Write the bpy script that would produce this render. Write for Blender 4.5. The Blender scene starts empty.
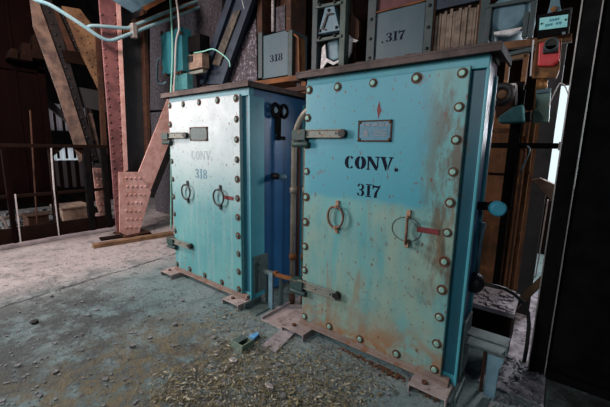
import bpy, bmesh, math, random
from mathutils import Vector, Matrix
random.seed(7)
S = bpy.context.scene
C = S.collection
PI = math.pi

# ------------------------------------------------------------------ camera model (solved from the photograph)
F_PX, PITCH, ROLL, YAW = 328.8653, .1686, .0197, .6555
CAM = Vector((1.3612, -1.7550, 1.3115))
def _rot(d):
    c, s = math.cos(YAW), math.sin(YAW)
    return Vector((d[0]*c - d[1]*s, d[0]*s + d[1]*c, d[2]))
FW = _rot((0, math.cos(PITCH), -math.sin(PITCH)))
_up = _rot((0, math.sin(PITCH), math.cos(PITCH)))
_rt = _rot((1, 0, 0))
RT = math.cos(ROLL)*_rt + math.sin(ROLL)*_up
UP = -math.sin(ROLL)*_rt + math.cos(ROLL)*_up
def at(px, py, ax, val):
    """the point of the place seen at a pixel, on the plane x / y / z = val"""
    d = FW + RT*((px-305)/F_PX) - UP*((py-203.5)/F_PX)
    i = 'xyz'.index(ax)
    return CAM + d*((val-CAM[i])/d[i])

cd = bpy.data.cameras.new('camera')
cam = bpy.data.objects.new('camera', cd)
C.objects.link(cam)
cd.sensor_width = 36
cd.lens = 36*F_PX/610
cd.clip_start = .05
M = Matrix((RT, UP, -FW)).transposed().to_4x4()
M.translation = CAM
cam.matrix_world = M
S.camera = cam
S.view_settings.view_transform = 'Standard'
S.view_settings.look = 'None'
S.view_settings.gamma = 1
S.view_settings.use_curve_mapping = False
S.view_settings.exposure = 0

# ------------------------------------------------------------------ materials
class N:
    def __init__(s, name):
        s.m = bpy.data.materials.new(name); s.m.use_nodes = True
        s.t = s.m.node_tree; s.b = s.t.nodes['Principled BSDF']
        s.co = s.t.nodes.new('ShaderNodeTexCoord').outputs['Object']
    def link(s, a, b): s.t.links.new(a, b)
    def scaled(s, v):
        n = s.t.nodes.new('ShaderNodeMapping'); s.link(s.co, n.inputs[0]); n.inputs['Scale'].default_value = v
        return n.outputs[0]
    def noise(s, scale, detail=6, rough=.6, vec=None, dist=0):
        n = s.t.nodes.new('ShaderNodeTexNoise'); s.link(vec or s.co, n.inputs['Vector'])
        n.inputs['Scale'].default_value = scale; n.inputs['Detail'].default_value = detail
        n.inputs['Roughness'].default_value = rough; n.inputs['Distortion'].default_value = dist
        return n.outputs['Fac']
    def ramp(s, f, a, b):
        n = s.t.nodes.new('ShaderNodeMapRange'); s.link(f, n.inputs[0])
        n.inputs[1].default_value = a; n.inputs[2].default_value = b; n.interpolation_type = 'SMOOTHSTEP'
        return n.outputs[0]
    def mul(s, a, b, op='MULTIPLY'):
        n = s.t.nodes.new('ShaderNodeMath'); n.operation = op; n.use_clamp = True
        for i, v in enumerate((a, b)):
            if isinstance(v, (int, float)): n.inputs[i].default_value = v
            else: s.link(v, n.inputs[i])
        return n.outputs[0]
    def mix(s, f, a, b):
        n = s.t.nodes.new('ShaderNodeMix'); n.data_type = 'RGBA'
        for k, v in ((0, f), (6, a), (7, b)):
            if isinstance(v, (int, float)): n.inputs[k].default_value = v
            elif isinstance(v, tuple): n.inputs[k].default_value = (*v, 1)
            else: s.link(v, n.inputs[k])
        return n.outputs[2]
    def xyz(s):
        n = s.t.nodes.new('ShaderNodeSeparateXYZ'); s.link(s.co, n.inputs[0]); return n.outputs
    def done(s, col, rough=.6, metal=0, bump=None, bs=.3, bd=.01, spec=.5):
        if isinstance(col, tuple): s.b.inputs['Base Color'].default_value = (*col, 1)
        else: s.link(col, s.b.inputs['Base Color'])
        if isinstance(rough, (int, float)): s.b.inputs['Roughness'].default_value = rough
        else: s.link(rough, s.b.inputs['Roughness'])
        s.b.inputs['Metallic'].default_value = metal
        s.b.inputs['Specular IOR Level'].default_value = spec
        if bump is not None:
            n = s.t.nodes.new('ShaderNodeBump'); n.inputs['Strength'].default_value = bs; n.inputs['Distance'].default_value = bd
            s.link(bump, n.inputs['Height']); s.link(n.outputs[0], s.b.inputs['Normal'])
        return s.m

def mat(name, c1, c2, scale=6, rust=.0, rustc=(.16, .06, .02), rscale=9, rough=.65, metal=0, bump=.25, streak=0, spec=.4):
    n = N(name)
    col = n.mix(n.ramp(n.noise(scale), .3, .7), c1, c2)
    if streak:
        v = n.scaled((9, 9, .7))
        col = n.mix(n.mul(n.ramp(n.noise(3, vec=v), .45, .75), streak), col, rustc)
    if rust:
        col = n.mix(n.mul(n.ramp(n.noise(rscale, 9, .7), .72-rust*.4, .8-rust*.35), .9), col, rustc)
    return n.done(col, rough, metal, n.noise(scale*5, 8, .7), bump, .01, spec)

def sub(a, b): return None
m_cabside = mat('blue_cabinet_paint', (.008, .062, .17), (.014, .095, .225), 3, .22, (.06, .03, .02), 14, .4, 0, .08, .15)
m_cabpost = mat('shade_blue_cabinet_paint', (.008, .085, .125), (.014, .11, .155), 4, .28, (.07, .03, .015), 12, .45, 0, .08, .2)  # shade of the recessed strip is put into this deeper blue
m_cabteal = mat('teal_flange_paint', (.035, .23, .29), (.06, .27, .32), 4, .25, (.07, .03, .015), 13, .45, 0, .08, .15)
m_lid = mat('rusted_lid_steel', (.035, .024, .022), (.10, .07, .065), 7, .45, (.05, .028, .02), 12, .75, .1, .35)
m_edge = mat('rusted_edge_paint', (.22, .17, .14), (.16, .12, .11), 9, .5, (.17, .07, .025), 16, .8, 0, .3)
m_dusty = mat('dusty_pale_steel', (.34, .29, .28), (.20, .165, .16), 10, .4, (.10, .05, .03), 16, .85, 0, .35)
m_bolt = mat('pale_bolt_paint', (.22, .38, .31), (.15, .28, .25), 40, .25, (.15, .05, .02), 60, .45, .1, .1)
m_boltdark = mat('dull_green_bolt_paint', (.07, .13, .12), (.04, .08, .075), 40, .3, (.06, .025, .015), 60, .5, .1, .1)
m_washer = mat('rust_ring', (.10, .04, .02), (.05, .022, .015), 40, 0, rough=.85)
m_ring = mat('worn_handle_steel', (.10, .05, .035), (.16, .09, .06), 30, .4, (.30, .13, .06), 30, .6, .3)
m_ringdark = mat('dark_handle_steel', (.03, .035, .04), (.06, .05, .05), 30, .3, (.2, .09, .05), 30, .55, .4)
m_lug = mat('rusty_tan_lug', (.30, .19, .13), (.22, .11, .06), 40, .4, (.13, .05, .02), 40, .7)
m_strap = mat('weathered_strap_steel', (.20, .20, .17), (.12, .15, .14), 22, .45, (.17, .08, .035), 30, .6, .2)
m_dark = mat('black_greasy_steel', (.007, .007, .009), (.018, .015, .015), 12, .3, (.05, .022, .012), 14, .55, .2)
m_black = mat('near_black_steel', (.004, .004, .005), (.010, .009, .009), 6, .2, (.016, .008, .006), 8, .9, 0, .2, 0, .04)
m_green = mat('dark_green_clamp', (.010, .032, .03), (.02, .055, .05), 20, .4, (.12, .05, .03), 25, .6)
m_ink = mat('black_stencil_ink', (.004, .006, .016), (.007, .010, .022), 60, 0, rough=.8, bump=.05, spec=.08)
m_inkfade = mat('faded_blue_stencil_ink', (.03, .12, .18), (.10, .22, .28), 90, 0, rough=.7, bump=.05)
m_inkghost = mat('ghost_grey_stencil_ink', (.20, .29, .32), (.36, .42, .43), 90, 0, rough=.7, bump=.05)
m_red = mat('red_paint_mark', (.16, .014, .018), (.10, .014, .016), 50, .3, (.1, .05, .05), 60, .6)
m_plate = mat('blue_enamel_plate', (.03, .13, .20), (.05, .16, .22), 30, .2, (.3, .3, .3), 40, .4)
m_platelite = mat('pale_plate_lettering', (.19, .19, .22), (.10, .16, .20), 80, .2, (.2, .09, .06), 50, .6)
m_plategrey = mat('grey_green_plate', (.045, .075, .075), (.08, .115, .11), 60, .3, (.03, .04, .04), 90, .5)
m_rust = mat('brown_rust', (.06, .022, .010), (.028, .012, .007), 8, .35, (.13, .05, .018), 10, .85, 0, .4)
m_rustwarm = mat('warm_brown_rust', (.17, .075, .03), (.06, .028, .013), 5, .45, (.24, .11, .04), 8, .85, 0, .4, .4)
m_slab = mat('backlit_purple_grey_dirt', (.46, .41, .45), (.16, .14, .155), 16, .5, (.05, .042, .048), 14, .95, 0, .8)  # dirt colour made paler and more contrasty in place of back light
m_rustdark = mat('dark_brown_rust', (.013, .006, .004), (.007, .004, .003), 6, .3, (.028, .011, .006), 10, .9, 0, .35, 0, .08)
m_maroon = mat('dark_maroon_sheet', (.007, .0028, .0025), (.004, .002, .002), 3, .3, (.012, .005, .004), 4, .9, 0, .2, .3, .03)
m_pink = mat('faded_red_oxide_paint', (.20, .08, .08), (.10, .04, .042), 7, .3, (.16, .06, .035), 12, .7, 0, .25)
m_pinkdark = mat('dim_red_upper_paint', (.10, .03, .034), (.05, .018, .02), 7, .3, (.05, .02, .015), 12, .7)
m_pinklite = mat('pale_red_oxide_paint', (.66, .42, .38), (.48, .26, .22), 9, .3, (.30, .12, .05), 14, .7, 0, .25)
m_tan = mat('tan_rusty_plate', (.23, .135, .07), (.10, .055, .03), 6, .35, (.12, .05, .02), 10, .8, 0, .3)
m_beam = mat('weathered_grey_brown_beam', (.19, .13, .10), (.06, .042, .038), 8, .35, (.13, .06, .03), 12, .8, 0, .3)
m_web = mat('dark_grey_web_plate', (.016, .019, .022), (.03, .03, .032), 5, .3, (.04, .025, .02), 9, .7, 0, .3)
m_mottle = mat('mottled_peeling_steel', (.085, .08, .10), (.012, .010, .013), 24, .5, (.06, .035, .03), 26, .8, 0, .4)
m_casing = mat('grey_blue_casing_paint', (.028, .068, .09), (.042, .085, .105), 4, .25, (.07, .05, .05), 16, .5, 0, .12, .25)
m_casedge = mat('grey_green_flange_paint', (.022, .04, .045), (.04, .058, .06), 9, .35, (.07, .035, .03), 14, .6)
m_greygreen = mat('grey_green_channel_paint', (.075, .11, .095), (.035, .055, .05), 10, .35, (.07, .04, .03), 16, .65)
m_bluegrey = mat('pale_blue_grey_casting', (.11, .20, .245), (.06, .12, .16), 10, .25, (.06, .05, .05), 22, .5)
m_pipe = mat('pale_blue_conduit', (.18, .36, .42), (.26, .40, .44), 9, .2, (.35, .14, .03), 12, .5)
m_pipetan = mat('tan_conduit', (.32, .28, .22), (.19, .16, .125), 9, .35, (.07, .04, .025), 14, .55, .2)
m_orange = mat('orange_rust_beam', (.20, .07, .015), (.07, .025, .01), 6, .3, (.05, .02, .01), 9, .8, 0, .35)
m_chute = mat('blue_black_chute_steel', (.006, .012, .024), (.012, .026, .048), 8, .35, (.02, .012, .010), 12, .5, 0, .3)
m_worn = mat('worn_brown_chute_face', (.09, .075, .055), (.03, .025, .022), 9, .4, (.015, .01, .008), 10, .7, 0, .3)
m_teal = mat('teal_junction_box_paint', (.012, .11, .14), (.018, .14, .17), 8, .2, (.10, .05, .03), 18, .5, 0, .1)
m_cable = mat('mint_green_cable', (.18, .50, .42), (.26, .55, .48), 20, 0, rough=.5, bump=.05)
m_cablepink = mat('pale_pink_cable', (.50, .42, .42), (.42, .46, .44), 20, 0, rough=.5, bump=.05)
m_galv = mat('galvanised_steel', (.42, .38, .36), (.30, .28, .27), 20, .2, (.2, .12, .08), 20, .4, .5)
m_white = mat('flaking_white_paint', (.60, .58, .58), (.36, .35, .36), 30, .2, (.2, .15, .12), 30, .7)
m_wood = mat('pale_weathered_wood', (.28, .20, .15), (.15, .10, .075), 12, .25, (.12, .07, .05), 16, .85, 0, .3)
m_louvre = mat('weathered_tan_slat', (.22, .17, .13), (.11, .08, .065), 14, .4, (.10, .06, .04), 16, .8, 0, .3, .35)
m_redbox = mat('red_switch_paint', (.50, .03, .035), (.38, .025, .03), 15, .2, (.10, .03, .02), 24, .45)
m_sign = mat('pale_cyan_sign_enamel', (.22, .62, .64), (.32, .70, .72), 30, .12, (.15, .30, .32), 40, .45)
m_signink = mat('faded_blue_sign_ink', (.03, .20, .28), (.06, .28, .36), 60, 0, rough=.6)
m_brass = mat('tarnished_brass', (.30, .15, .05), (.20, .09, .03), 24, .3, (.08, .03, .02), 24, .5, .4)
m_motor = mat('teal_motor_paint', (.03, .15, .17), (.06, .22, .23), 14, .3, (.05, .04, .03), 18, .5)
m_mint = mat('pale_mint_box_paint', (.24, .40, .36), (.16, .32, .30), 14, .3, (.08, .06, .05), 18, .55)
m_knob = mat('bright_blue_knob', (.04, .28, .40), (.06, .34, .46), 20, .15, (.05, .06, .08), 25, .35)
m_rubber = mat('black_rubber', (.012, .012, .013), (.02, .02, .021), 20, 0, rough=.5, bump=.1)
m_conc = mat('dusty_concrete', (.34, .31, .33), (.22, .20, .22), 10, .3, (.10, .085, .09), 14, .95, 0, .5)
m_leaf = mat('dry_straw_litter', (.24, .21, .12), (.15, .125, .06), 40, .3, (.09, .08, .05), 60, .9)
m_leafdark = mat('dark_olive_litter', (.10, .09, .05), (.045, .045, .03), 40, .3, (.03, .02, .015), 60, .95)
m_leafpale = mat('bleached_litter', (.42, .40, .32), (.30, .27, .20), 40, .2, (.15, .12, .08), 60, .9)
m_flake = mat('rust_flake_crumbs', (.12, .05, .022), (.05, .025, .015), 30, .4, (.22, .11, .05), 40, .95)
m_chip = mat('grey_rubble', (.20, .21, .21), (.11, .11, .12), 30, .3, (.05, .04, .04), 40, .95)
m_bluescrap = mat('blue_scrap', (.08, .28, .55), (.12, .36, .62), 30, 0, rough=.5)
m_greenscrap = mat('grey_green_scrap', (.16, .22, .17), (.10, .15, .12), 30, .3, (.04, .04, .03), 30, .7)

def flecked(name):
    n = N(name); a = n.noise(26, 5, .6); b = n.noise(12, 8, .7)
    col = n.mix(n.ramp(b, .35, .65), (.012, .010, .014), (.06, .045, .055))
    col = n.mix(n.ramp(a, .52, .60), col, (.17, .16, .20)); col = n.mix(n.mul(n.ramp(n.noise(17, 6), .56, .64), .8), col, (.05, .025, .02))
    return n.done(col, .75, 0, a, .5, .01)
m_fleck = flecked('flaking_lilac_grey_steel')
def door_paint(name, worn):
    n = N(name); x, y, z = n.xyz()
    big = n.noise(2.2, 5, .55); fine = n.noise(26, 8, .7); vst = n.noise(3, 6, .6, n.scaled((7, 7, .55)))
    fleck = n.noise(46, 3, .5, n.scaled((1, 1, .55)))
    col = n.mix(n.ramp(big, .3, .7), (.060, .25, .275), (.11, .31, .315))
    def band(v, a, b, s=.05):                               # 1 between a and b
        return n.mul(n.ramp(v, a-s, a+s), n.mul(1, n.ramp(v, b-s, b+s), 'SUBTRACT'))
    wob = n.mul(n.noise(7, 5, .6), .10)
    xw = n.mul(x, wob, 'ADD'); zw = n.mul(z, wob, 'SUBTRACT')
    if worn:                                                # light glare painted as paler colour towards the top, with runs
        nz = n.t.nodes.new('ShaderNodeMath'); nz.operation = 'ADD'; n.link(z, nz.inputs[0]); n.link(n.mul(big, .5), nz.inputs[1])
        glare = n.mul(n.ramp(nz.outputs[0], .75, 1.75), .62)
        col = n.mix(glare, col, (.52, .51, .52))
        col = n.mix(n.mul(n.ramp(vst, .48, .72), .45), col, (.30, .36, .36))
        col = n.mix(n.mul(n.ramp(n.noise(9, 9, .75), .54, .66), .40), col, (.12, .20, .22))
        ru = n.ramp(n.noise(3.4, 8, .72, n.scaled((3, 3, .6)), .5), .58, .68)
        col = n.mix(n.mul(ru, .4), col, (.24, .17, .14))
    else:
        fresh = n.mul(band(xw, .06, .86, .04), n.mul(n.ramp(zw, .985-.05, 1.03-.05), n.mul(1, n.ramp(zw, 1.33-.05, 1.40-.05), 'SUBTRACT')))
        lower = n.mul(n.mul(1, n.ramp(z, .90, 1.06), 'SUBTRACT'), n.ramp(n.noise(2.4, 7, .62, n.scaled((2.2, 2.2, .8)), .5), .34, .62))
        col = n.mix(n.mul(lower, .8), col, (.21, .29, .23))
        col = n.mix(n.mul(n.mul(n.mul(1, n.ramp(z, .90, 1.06), 'SUBTRACT'), n.ramp(vst, .42, .74)), .3), col, (.28, .33, .27))
        col = n.mix(n.mul(n.mul(n.ramp(z, 1.34, 1.45), n.ramp(big, .35, .6)), .6), col, (.11, .25, .235))
        col = n.mix(n.mul(n.ramp(n.noise(7, 9, .75), .52, .66), .45), col, (.07, .17, .17))
        col = n.mix(n.mul(fresh, .82), col, (.035, .235, .315))
        rr = n.mul(n.mul(n.ramp(x, .72, .92), n.ramp(n.noise(5, 9, .7, n.scaled((1.6, 1, .5))), .42, .56)), band(z, .55, 1.66, .14))
        col = n.mix(n.mul(rr, .88), col, (.075, .046, .024))
        rb = n.mul(n.mul(1, n.ramp(z, .08, .42), 'SUBTRACT'), n.ramp(n.noise(7, 9, .72, dist=.6), .36, .60))
        col = n.mix(n.mul(rb, .9), col, (.24, .095, .03))
        ru = n.mul(n.ramp(n.noise(2.6, 8, .72, n.scaled((2.8, 2.8, .45)), .4), .55, .66), n.mul(1, fresh, 'SUBTRACT'))
        col = n.mix(n.mul(ru, .6), col, (.20, .13, .075))
        blot = n.ramp(n.noise(11, 9, .7, dist=.5), .62, .68)
        col = n.mix(n.mul(blot, .7), col, (.12, .05, .028))
    col = n.mix(n.mul(n.ramp(fleck, .635, .68), .85), col, (.11, .04, .028))
    col = n.mix(n.mul(n.ramp(fine, .62, .70), .35), col, (.06, .10, .10))
    rgh = n.ramp(n.mul(fine, .8), 0, 1.15)
    return n.done(col, n.mul(n.mul(n.noise(6, 8, .7), .5), .22, 'ADD') if worn else .46, 0, fine, .14, .01, .5)
m_doorR = door_paint('teal_door_paint_rust_edged', False)
m_doorL = door_paint('teal_door_paint_glare', True)

def floor_mat():
    n = N('dusty_concrete_floor'); x, y, z = n.xyz()
    a = n.noise(1.1, 8, .62); b = n.noise(5, 9, .7); c = n.noise(30, 8, .75); d = n.noise(2.2, 6, .7, dist=.8)
    col = n.mix(n.ramp(a, .35, .65), (.13, .205, .215), (.21, .27, .27))
    left = n.mul(1, n.ramp(n.mul(x, n.mul(a, .0), 'ADD'), -3, -2), 'SUBTRACT')
    nx = n.t.nodes.new('ShaderNodeMath'); nx.operation = 'ADD'; n.link(x, nx.inputs[0]); n.link(n.mul(b, .8), nx.inputs[1])
    lit = n.mul(1, n.ramp(nx.outputs[0], -2.3, -1.3), 'SUBTRACT')
    col = n.mix(n.mul(lit, .8), col, (.44, .38, .38))  # pinkish pool of light at the left painted into the floor colour
    ny = n.t.nodes.new('ShaderNodeMath'); ny.operation = 'ADD'; n.link(y, ny.inputs[0]); n.link(n.mul(d, .9), ny.inputs[1])
    front = n.mul(1, n.ramp(ny.outputs[0], -.35, .15), 'SUBTRACT')
    dirt = n.mul(front, n.ramp(n.noise(4.5, 9, .72), .36, .56))
    dirt = n.mul(dirt, n.mul(1, n.mul(lit, .75), 'SUBTRACT'))
    col = n.mix(n.mul(dirt, .88), col, (.035, .04, .042))
    litter = n.mul(n.mul(n.ramp(x, -1.2, -.5), n.mul(1, n.ramp(y, -.5, -.22), 'SUBTRACT')), n.ramp(n.noise(9, 8, .75), .42, .56))
    col = n.mix(n.mul(litter, .8), col, (.17, .145, .085))
    col = n.mix(n.mul(n.ramp(b, .50, .66), .6), col, (.07, .09, .09))
    # an old joint running across the floor, and chipped specks
    j0, j1 = at(12, 304, 'z', 0), at(165, 257, 'z', 0); dx, dy = (j1-j0).x, (j1-j0).y; L = math.hypot(dx, dy)
    ln = n.t.nodes.new('ShaderNodeVectorMath'); ln.operation = 'DOT_PRODUCT'; n.link(n.co, ln.inputs[0]); ln.inputs[1].default_value = (-dy/L, dx/L, 0)
    wv = n.t.nodes.new('ShaderNodeMath'); wv.operation = 'MULTIPLY_ADD'; n.link(n.noise(4, 8, .7), wv.inputs[0]); wv.inputs[1].default_value = .16; wv.inputs[2].default_value = -.08+(dy*j0.x-dx*j0.y)/L
    sm = n.t.nodes.new('ShaderNodeMath'); sm.operation = 'ADD'; n.link(ln.outputs['Value'], sm.inputs[0]); n.link(wv.outputs[0], sm.inputs[1])
    ab = n.t.nodes.new('ShaderNodeMath'); ab.operation = 'ABSOLUTE'; n.link(sm.outputs[0], ab.inputs[0])
    joint = n.mul(n.mul(1, n.ramp(ab.outputs[0], .006, .030), 'SUBTRACT'), n.ramp(n.noise(6, 6, .7), .36, .50))
    col = n.mix(n.mul(joint, .9), col, (.025, .025, .028))
    col = n.mix(n.mul(n.ramp(n.noise(14, 9, .75), .55, .63), .75), col, (.04, .045, .048))
    # cracks
    w = n.t.nodes.new('ShaderNodeTexVoronoi'); w.feature = 'DISTANCE_TO_EDGE'; w.inputs['Scale'].default_value = .55
    mp = n.t.nodes.new('ShaderNodeVectorMath'); mp.operation = 'ADD'; n.link(n.co, mp.inputs[0])
    nz = n.t.nodes.new('ShaderNodeTexNoise'); nz.inputs['Scale'].default_value = 2.5; nz.inputs['Detail'].default_value = 6
    n.link(n.co, nz.inputs[0]); n.link(nz.outputs['Color'], mp.inputs[1]); n.link(mp.outputs[0], w.inputs['Vector'])
    col = n.mix(n.mul(n.mul(1, n.ramp(w.outputs['Distance'], .001, .012), 'SUBTRACT'), .5), col, (.04, .04, .045))
    col = n.mix(n.mul(n.ramp(c, .54, .66), .7), col, (.05, .055, .055))
    right_shade = n.mul(n.ramp(x, 1.40, 1.48), n.ramp(b, .2, .6))
    col = n.mix(n.mul(right_shade, .93), col, (.03, .018, .014))  # shade by the partition painted dark brown into the floor
    h = n.mul(n.mul(c, .6), n.mul(b, .5), 'ADD')
    return n.done(col, .8, 0, h, .9, .04, .35)
m_floor = floor_mat()

def translucent(name, c, ribs):
    n = N(name)
    t = n.t.nodes.new('ShaderNodeBsdfTranslucent'); t.inputs[0].default_value = (*c, 1)
    d = n.t.nodes.new('ShaderNodeBsdfDiffuse'); d.inputs[0].default_value = (*c, 1)
    mx = n.t.nodes.new('ShaderNodeMixShader'); mx.inputs[0].default_value = .8
    n.link(d.outputs[0], mx.inputs[1]); n.link(t.outputs[0], mx.inputs[2])
    n.link(mx.outputs[0], n.t.nodes['Material Output'].inputs[0])
    return n.m
m_glaze = translucent('frosted_corrugated_glazing', (.75, .72, .74), 1)
m_glazedim = translucent('dirty_corrugated_glazing', (.045, .03, .03), 1)
m_glazemid = translucent('grimy_corrugated_glazing', (.20, .16, .17), 1)

# ------------------------------------------------------------------ mesh builder
class MB:
    def __init__(s): s.bm = bmesh.new(); s.mi = 0
    def _f(s, vs, smooth=False):
        try:
            f = s.bm.faces.new(vs); f.material_index = s.mi; f.smooth = smooth; return f
        except ValueError: return None
    def hexa(s, p):
        v = [s.bm.verts.new(q) for q in p]
        for a in ((0,3,2,1), (4,5,6,7), (0,1,5,4), (1,2,6,5), (2,3,7,6), (3,0,4,7)): s._f([v[i] for i in a])
        return s
    def box(s, x0, x1, y0, y1, z0, z1):
        return s.hexa([(x0,y0,z0), (x1,y0,z0), (x1,y1,z0), (x0,y1,z0), (x0,y0,z1), (x1,y0,z1), (x1,y1,z1), (x0,y1,z1)])
    def bar(s, p, q, w, h, up=(0, 0, 1)):
        p, q = Vector(p), Vector(q); d = (q-p).normalized(); up = Vector(up)
        if abs(d.dot(up)) > .98: up = Vector((0, 1, 0))
        a = d.cross(up).normalized()*w/2; b = a.cross(d).normalized()*h/2
        return s.hexa([p-a-b, p+a-b, q+a-b, q-a-b, p-a+b, p+a+b, q+a+b, q-a+b])
    def prism(s, pts, off):
        """polygon (3-D points) pushed by a vector"""
        off = Vector(off); a = [s.bm.verts.new(p) for p in pts]; b = [s.bm.verts.new(Vector(p)+off) for p in pts]
        n = len(pts); s._f(a[::-1]); s._f(b)
        for i in range(n): s._f([a[i], a[(i+1)%n], b[(i+1)%n], b[i]])
        return s
    def tube(s, pts, r, seg=10, closed=False):
        pts = [Vector(p) for p in pts]; n = len(pts); rings = []; pa = None
        for i, p in enumerate(pts):
            if closed: d = pts[(i+1)%n]-pts[i-1]
            else: d = pts[min(i+1, n-1)]-pts[max(i-1, 0)]
            d.normalize()
            if pa is None:
                pa = d.cross(Vector((0, 0, 1)) if abs(d.z) < .9 else Vector((1, 0, 0)))
            pa = (pa - d*pa.dot(d)).normalized(); b = d.cross(pa)
            rr = r[i] if isinstance(r, (list, tuple)) else r
            rings.append([s.bm.verts.new(p + pa*rr*math.cos(2*PI*k/seg) + b*rr*math.sin(2*PI*k/seg)) for k in range(seg)])
        for i in range(n if closed else n-1):
            a, b = rings[i], rings[(i+1)%n]
            for k in range(seg): s._f([a[k], a[(k+1)%seg], b[(k+1)%seg], b[k]], True)
        if not closed: s._f(rings[0][::-1]); s._f(rings[-1])
        return s
    def cyl(s, p, q, r, seg=16): return s.tube([p, q], r, seg)
    def dome(s, p, d, r, h, seg=10):
        p = Vector(p); d = Vector(d).normalized()
        return s.tube([p, p+d*h*.55, p+d*h*.9, p+d*h], [r, r*.92, r*.62, r*.12], seg)
    def build(s, name, m, parent=None, loc=None, bevel=0, label=None):
        root = parent
        while root is not None and root.parent is not None: root = root.parent
        o0 = Vector(root.location) if root is not None else Vector(loc or (0, 0, 0))
        bmesh.ops.recalc_face_normals(s.bm, faces=s.bm.faces)
        me = bpy.data.meshes.new(name)
        for v in s.bm.verts: v.co -= o0
        s.bm.to_mesh(me); s.bm.free()
        for q in (m if isinstance(m, (list, tuple)) else [m]): me.materials.append(q)
        o = bpy.data.objects.new(name, me); C.objects.link(o)
        if parent is not None: o.parent = parent
        else: o.location = o0
        if bevel:
            b = o.modifiers.new('bevel', 'BEVEL'); b.width = bevel; b.segments = 2; b.limit_method = 'ANGLE'
        if label: o['label'] = label
        return o

def thing(name, label, cat, loc=(0, 0, 0), group=None):
    o = bpy.data.objects.new(name, None); C.objects.link(o); o.location = loc; o.empty_display_size = .1
    o['label'] = label; o['category'] = cat
    if group: o['group'] = group
    return o
def tag(o, label, cat, group=None, kind=None):
    o['label'] = label; o['category'] = cat
    if group: o['group'] = group
    if kind: o['kind'] = kind
    return o
def struct(o): o['kind'] = 'structure'; return o
def V3(x, y, z): return Vector((x, y, z))

# ------------------------------------------------------------------ stencil lettering (polygons in a unit-high box)
def _arc(cx, cy, rx, ry, ix, iy, a0, a1, n=12):
    A = [math.radians(a0+(a1-a0)*i/n) for i in range(n+1)]
    o = [(cx+rx*math.cos(a), cy+ry*math.sin(a)) for a in A]; i_ = [(cx+ix*math.cos(a), cy+iy*math.sin(a)) for a in A]
    return [[o[k], o[k+1], i_[k+1], i_[k]] for k in range(n)]
def glyph(ch):
    if ch == 'C': return _arc(.36, .5, .36, .5, .10, .40, 98, 262) + _arc(.36, .5, .34, .5, .16, .42, 40, 82) + _arc(.36, .5, .34, .5, .16, .42, 278, 318), .72
    if ch == 'O': return _arc(.38, .5, .39, .5, .10, .40, 97, 263) + _arc(.38, .5, .39, .5, .10, .40, -83, 83), .80
    if ch == 'N': return [[(.0,0), (.24,0), (.24,.08), (.17,.08), (.17,.80), (.07,.92), (.07,.08), (0,.08)], [(0,1), (.27,1), (.72,.20), (.72,0), (.60,0), (.02,.96)], [(.56,1), (.84,1), (.84,.92), (.77,.92), (.77,.14), (.68,.28), (.68,.92), (.56,.92)]], .88
    if ch == 'V': return [[(0,1), (.36,1), (.36,.92), (.30,.92), (.46,.36), (.40,0), (.34,.02), (.06,.92), (0,.92)], [(.52,1), (.82,1), (.82,.92), (.75,.92), (.50,.10), (.46,.10), (.50,.38), (.62,.92), (.52,.92)]], .84
    if ch == '.': return [[(0,0), (.22,0), (.22,.22), (0,.22)]], .3
    if ch == '3': return _arc(.26, .74, .30, .26, .11, .18, -80, 80) + _arc(.26, .27, .34, .27, .12, .19, -80, 80) + _arc(.24, .74, .24, .26, .10, .18, 100, 175) + _arc(.24, .27, .26, .27, .11, .19, 185, 260) + [[(.16,.46), (.34,.46), (.34,.55), (.16,.55)]], .68
    if ch == '1': return [[(.14,.10), (.36,.10), (.36,.90), (.14,.90)], [(.02,0), (.48,0), (.48,.08), (.02,.08)], [(.02,.92), (.48,.92), (.48,1), (.02,1)]], .56
    if ch == '7': return [[(0,1), (.08,1), (.12,.92), (.56,.92), (.56,1), (.60,1), (.60,.86), (.40,.42), (.36,0), (.14,0), (.20,.40), (.44,.78), (.10,.78), (.05,.64), (0,.64)]], .66
    if ch == '8': return _arc(.30, .74, .28, .26, .11, .18, -80, 80) + _arc(.30, .74, .28, .26, .11, .18, 100, 260) + _arc(.30, .26, .32, .26, .12, .18, -80, 80) + _arc(.30, .26, .32, .26, .12, .18, 100, 260), .68
    return [], .4
def stencil(text, x0, x1, y, z0, z1, name, m, parent):
    """lettering standing on a wall plane facing -y"""
    tot = sum(glyph(c)[1] for c in text); mb = MB(); h = z1-z0; k = (x1-x0)/tot; x = x0
    for c in text:
        polys, w = glyph(c)
        for p in polys: mb.prism([(x+a*k, y-.0008, z0+b*h) for a, b in p], (0, .0010, 0))
        x += w*k
    return mb.build(name, m, parent)

# ------------------------------------------------------------------ the setting
struct(MB().box(-8, 4.2, -6.2, 4.4, -.15, 0).build('floor', m_floor))
struct(MB().box(-8, 4.2, -6.2, 4.4, 5.6, 5.75).build('ceiling', m_black))
def wall_with_holes(name, axis, c0, c1, a0, a1, z0, z1, holes, m):
    """axis 'x': wall spans y a0..a1 at x c0..c1; 'y': spans x"""
    mb = MB(); ys = sorted({a0, a1, *[h[0] for h in holes], *[h[1] for h in holes]}); zs = sorted({z0, z1, *[h[2] for h in holes], *[h[3] for h in holes]})
    for i in range(len(ys)-1):
        for j in range(len(zs)-1):
            a, b = (ys[i]+ys[i+1])/2, (zs[j]+zs[j+1])/2
            if any(h[0] < a < h[1] and h[2] < b < h[3] for h in holes): continue
            if axis == 'x': mb.box(c0, c1, ys[i], ys[i+1], zs[j], zs[j+1])
            else: mb.box(ys[i], ys[i+1], c0, c1, zs[j], zs[j+1])
    return struct(mb.build(name, m))
L1 = at(52, 108, 'x', -7.0); L2 = at(86, 128, 'x', -7.0); L3 = at(86, 160, 'x', -7.0); L4 = at(50, 214, 'x', -7.0)
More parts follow.
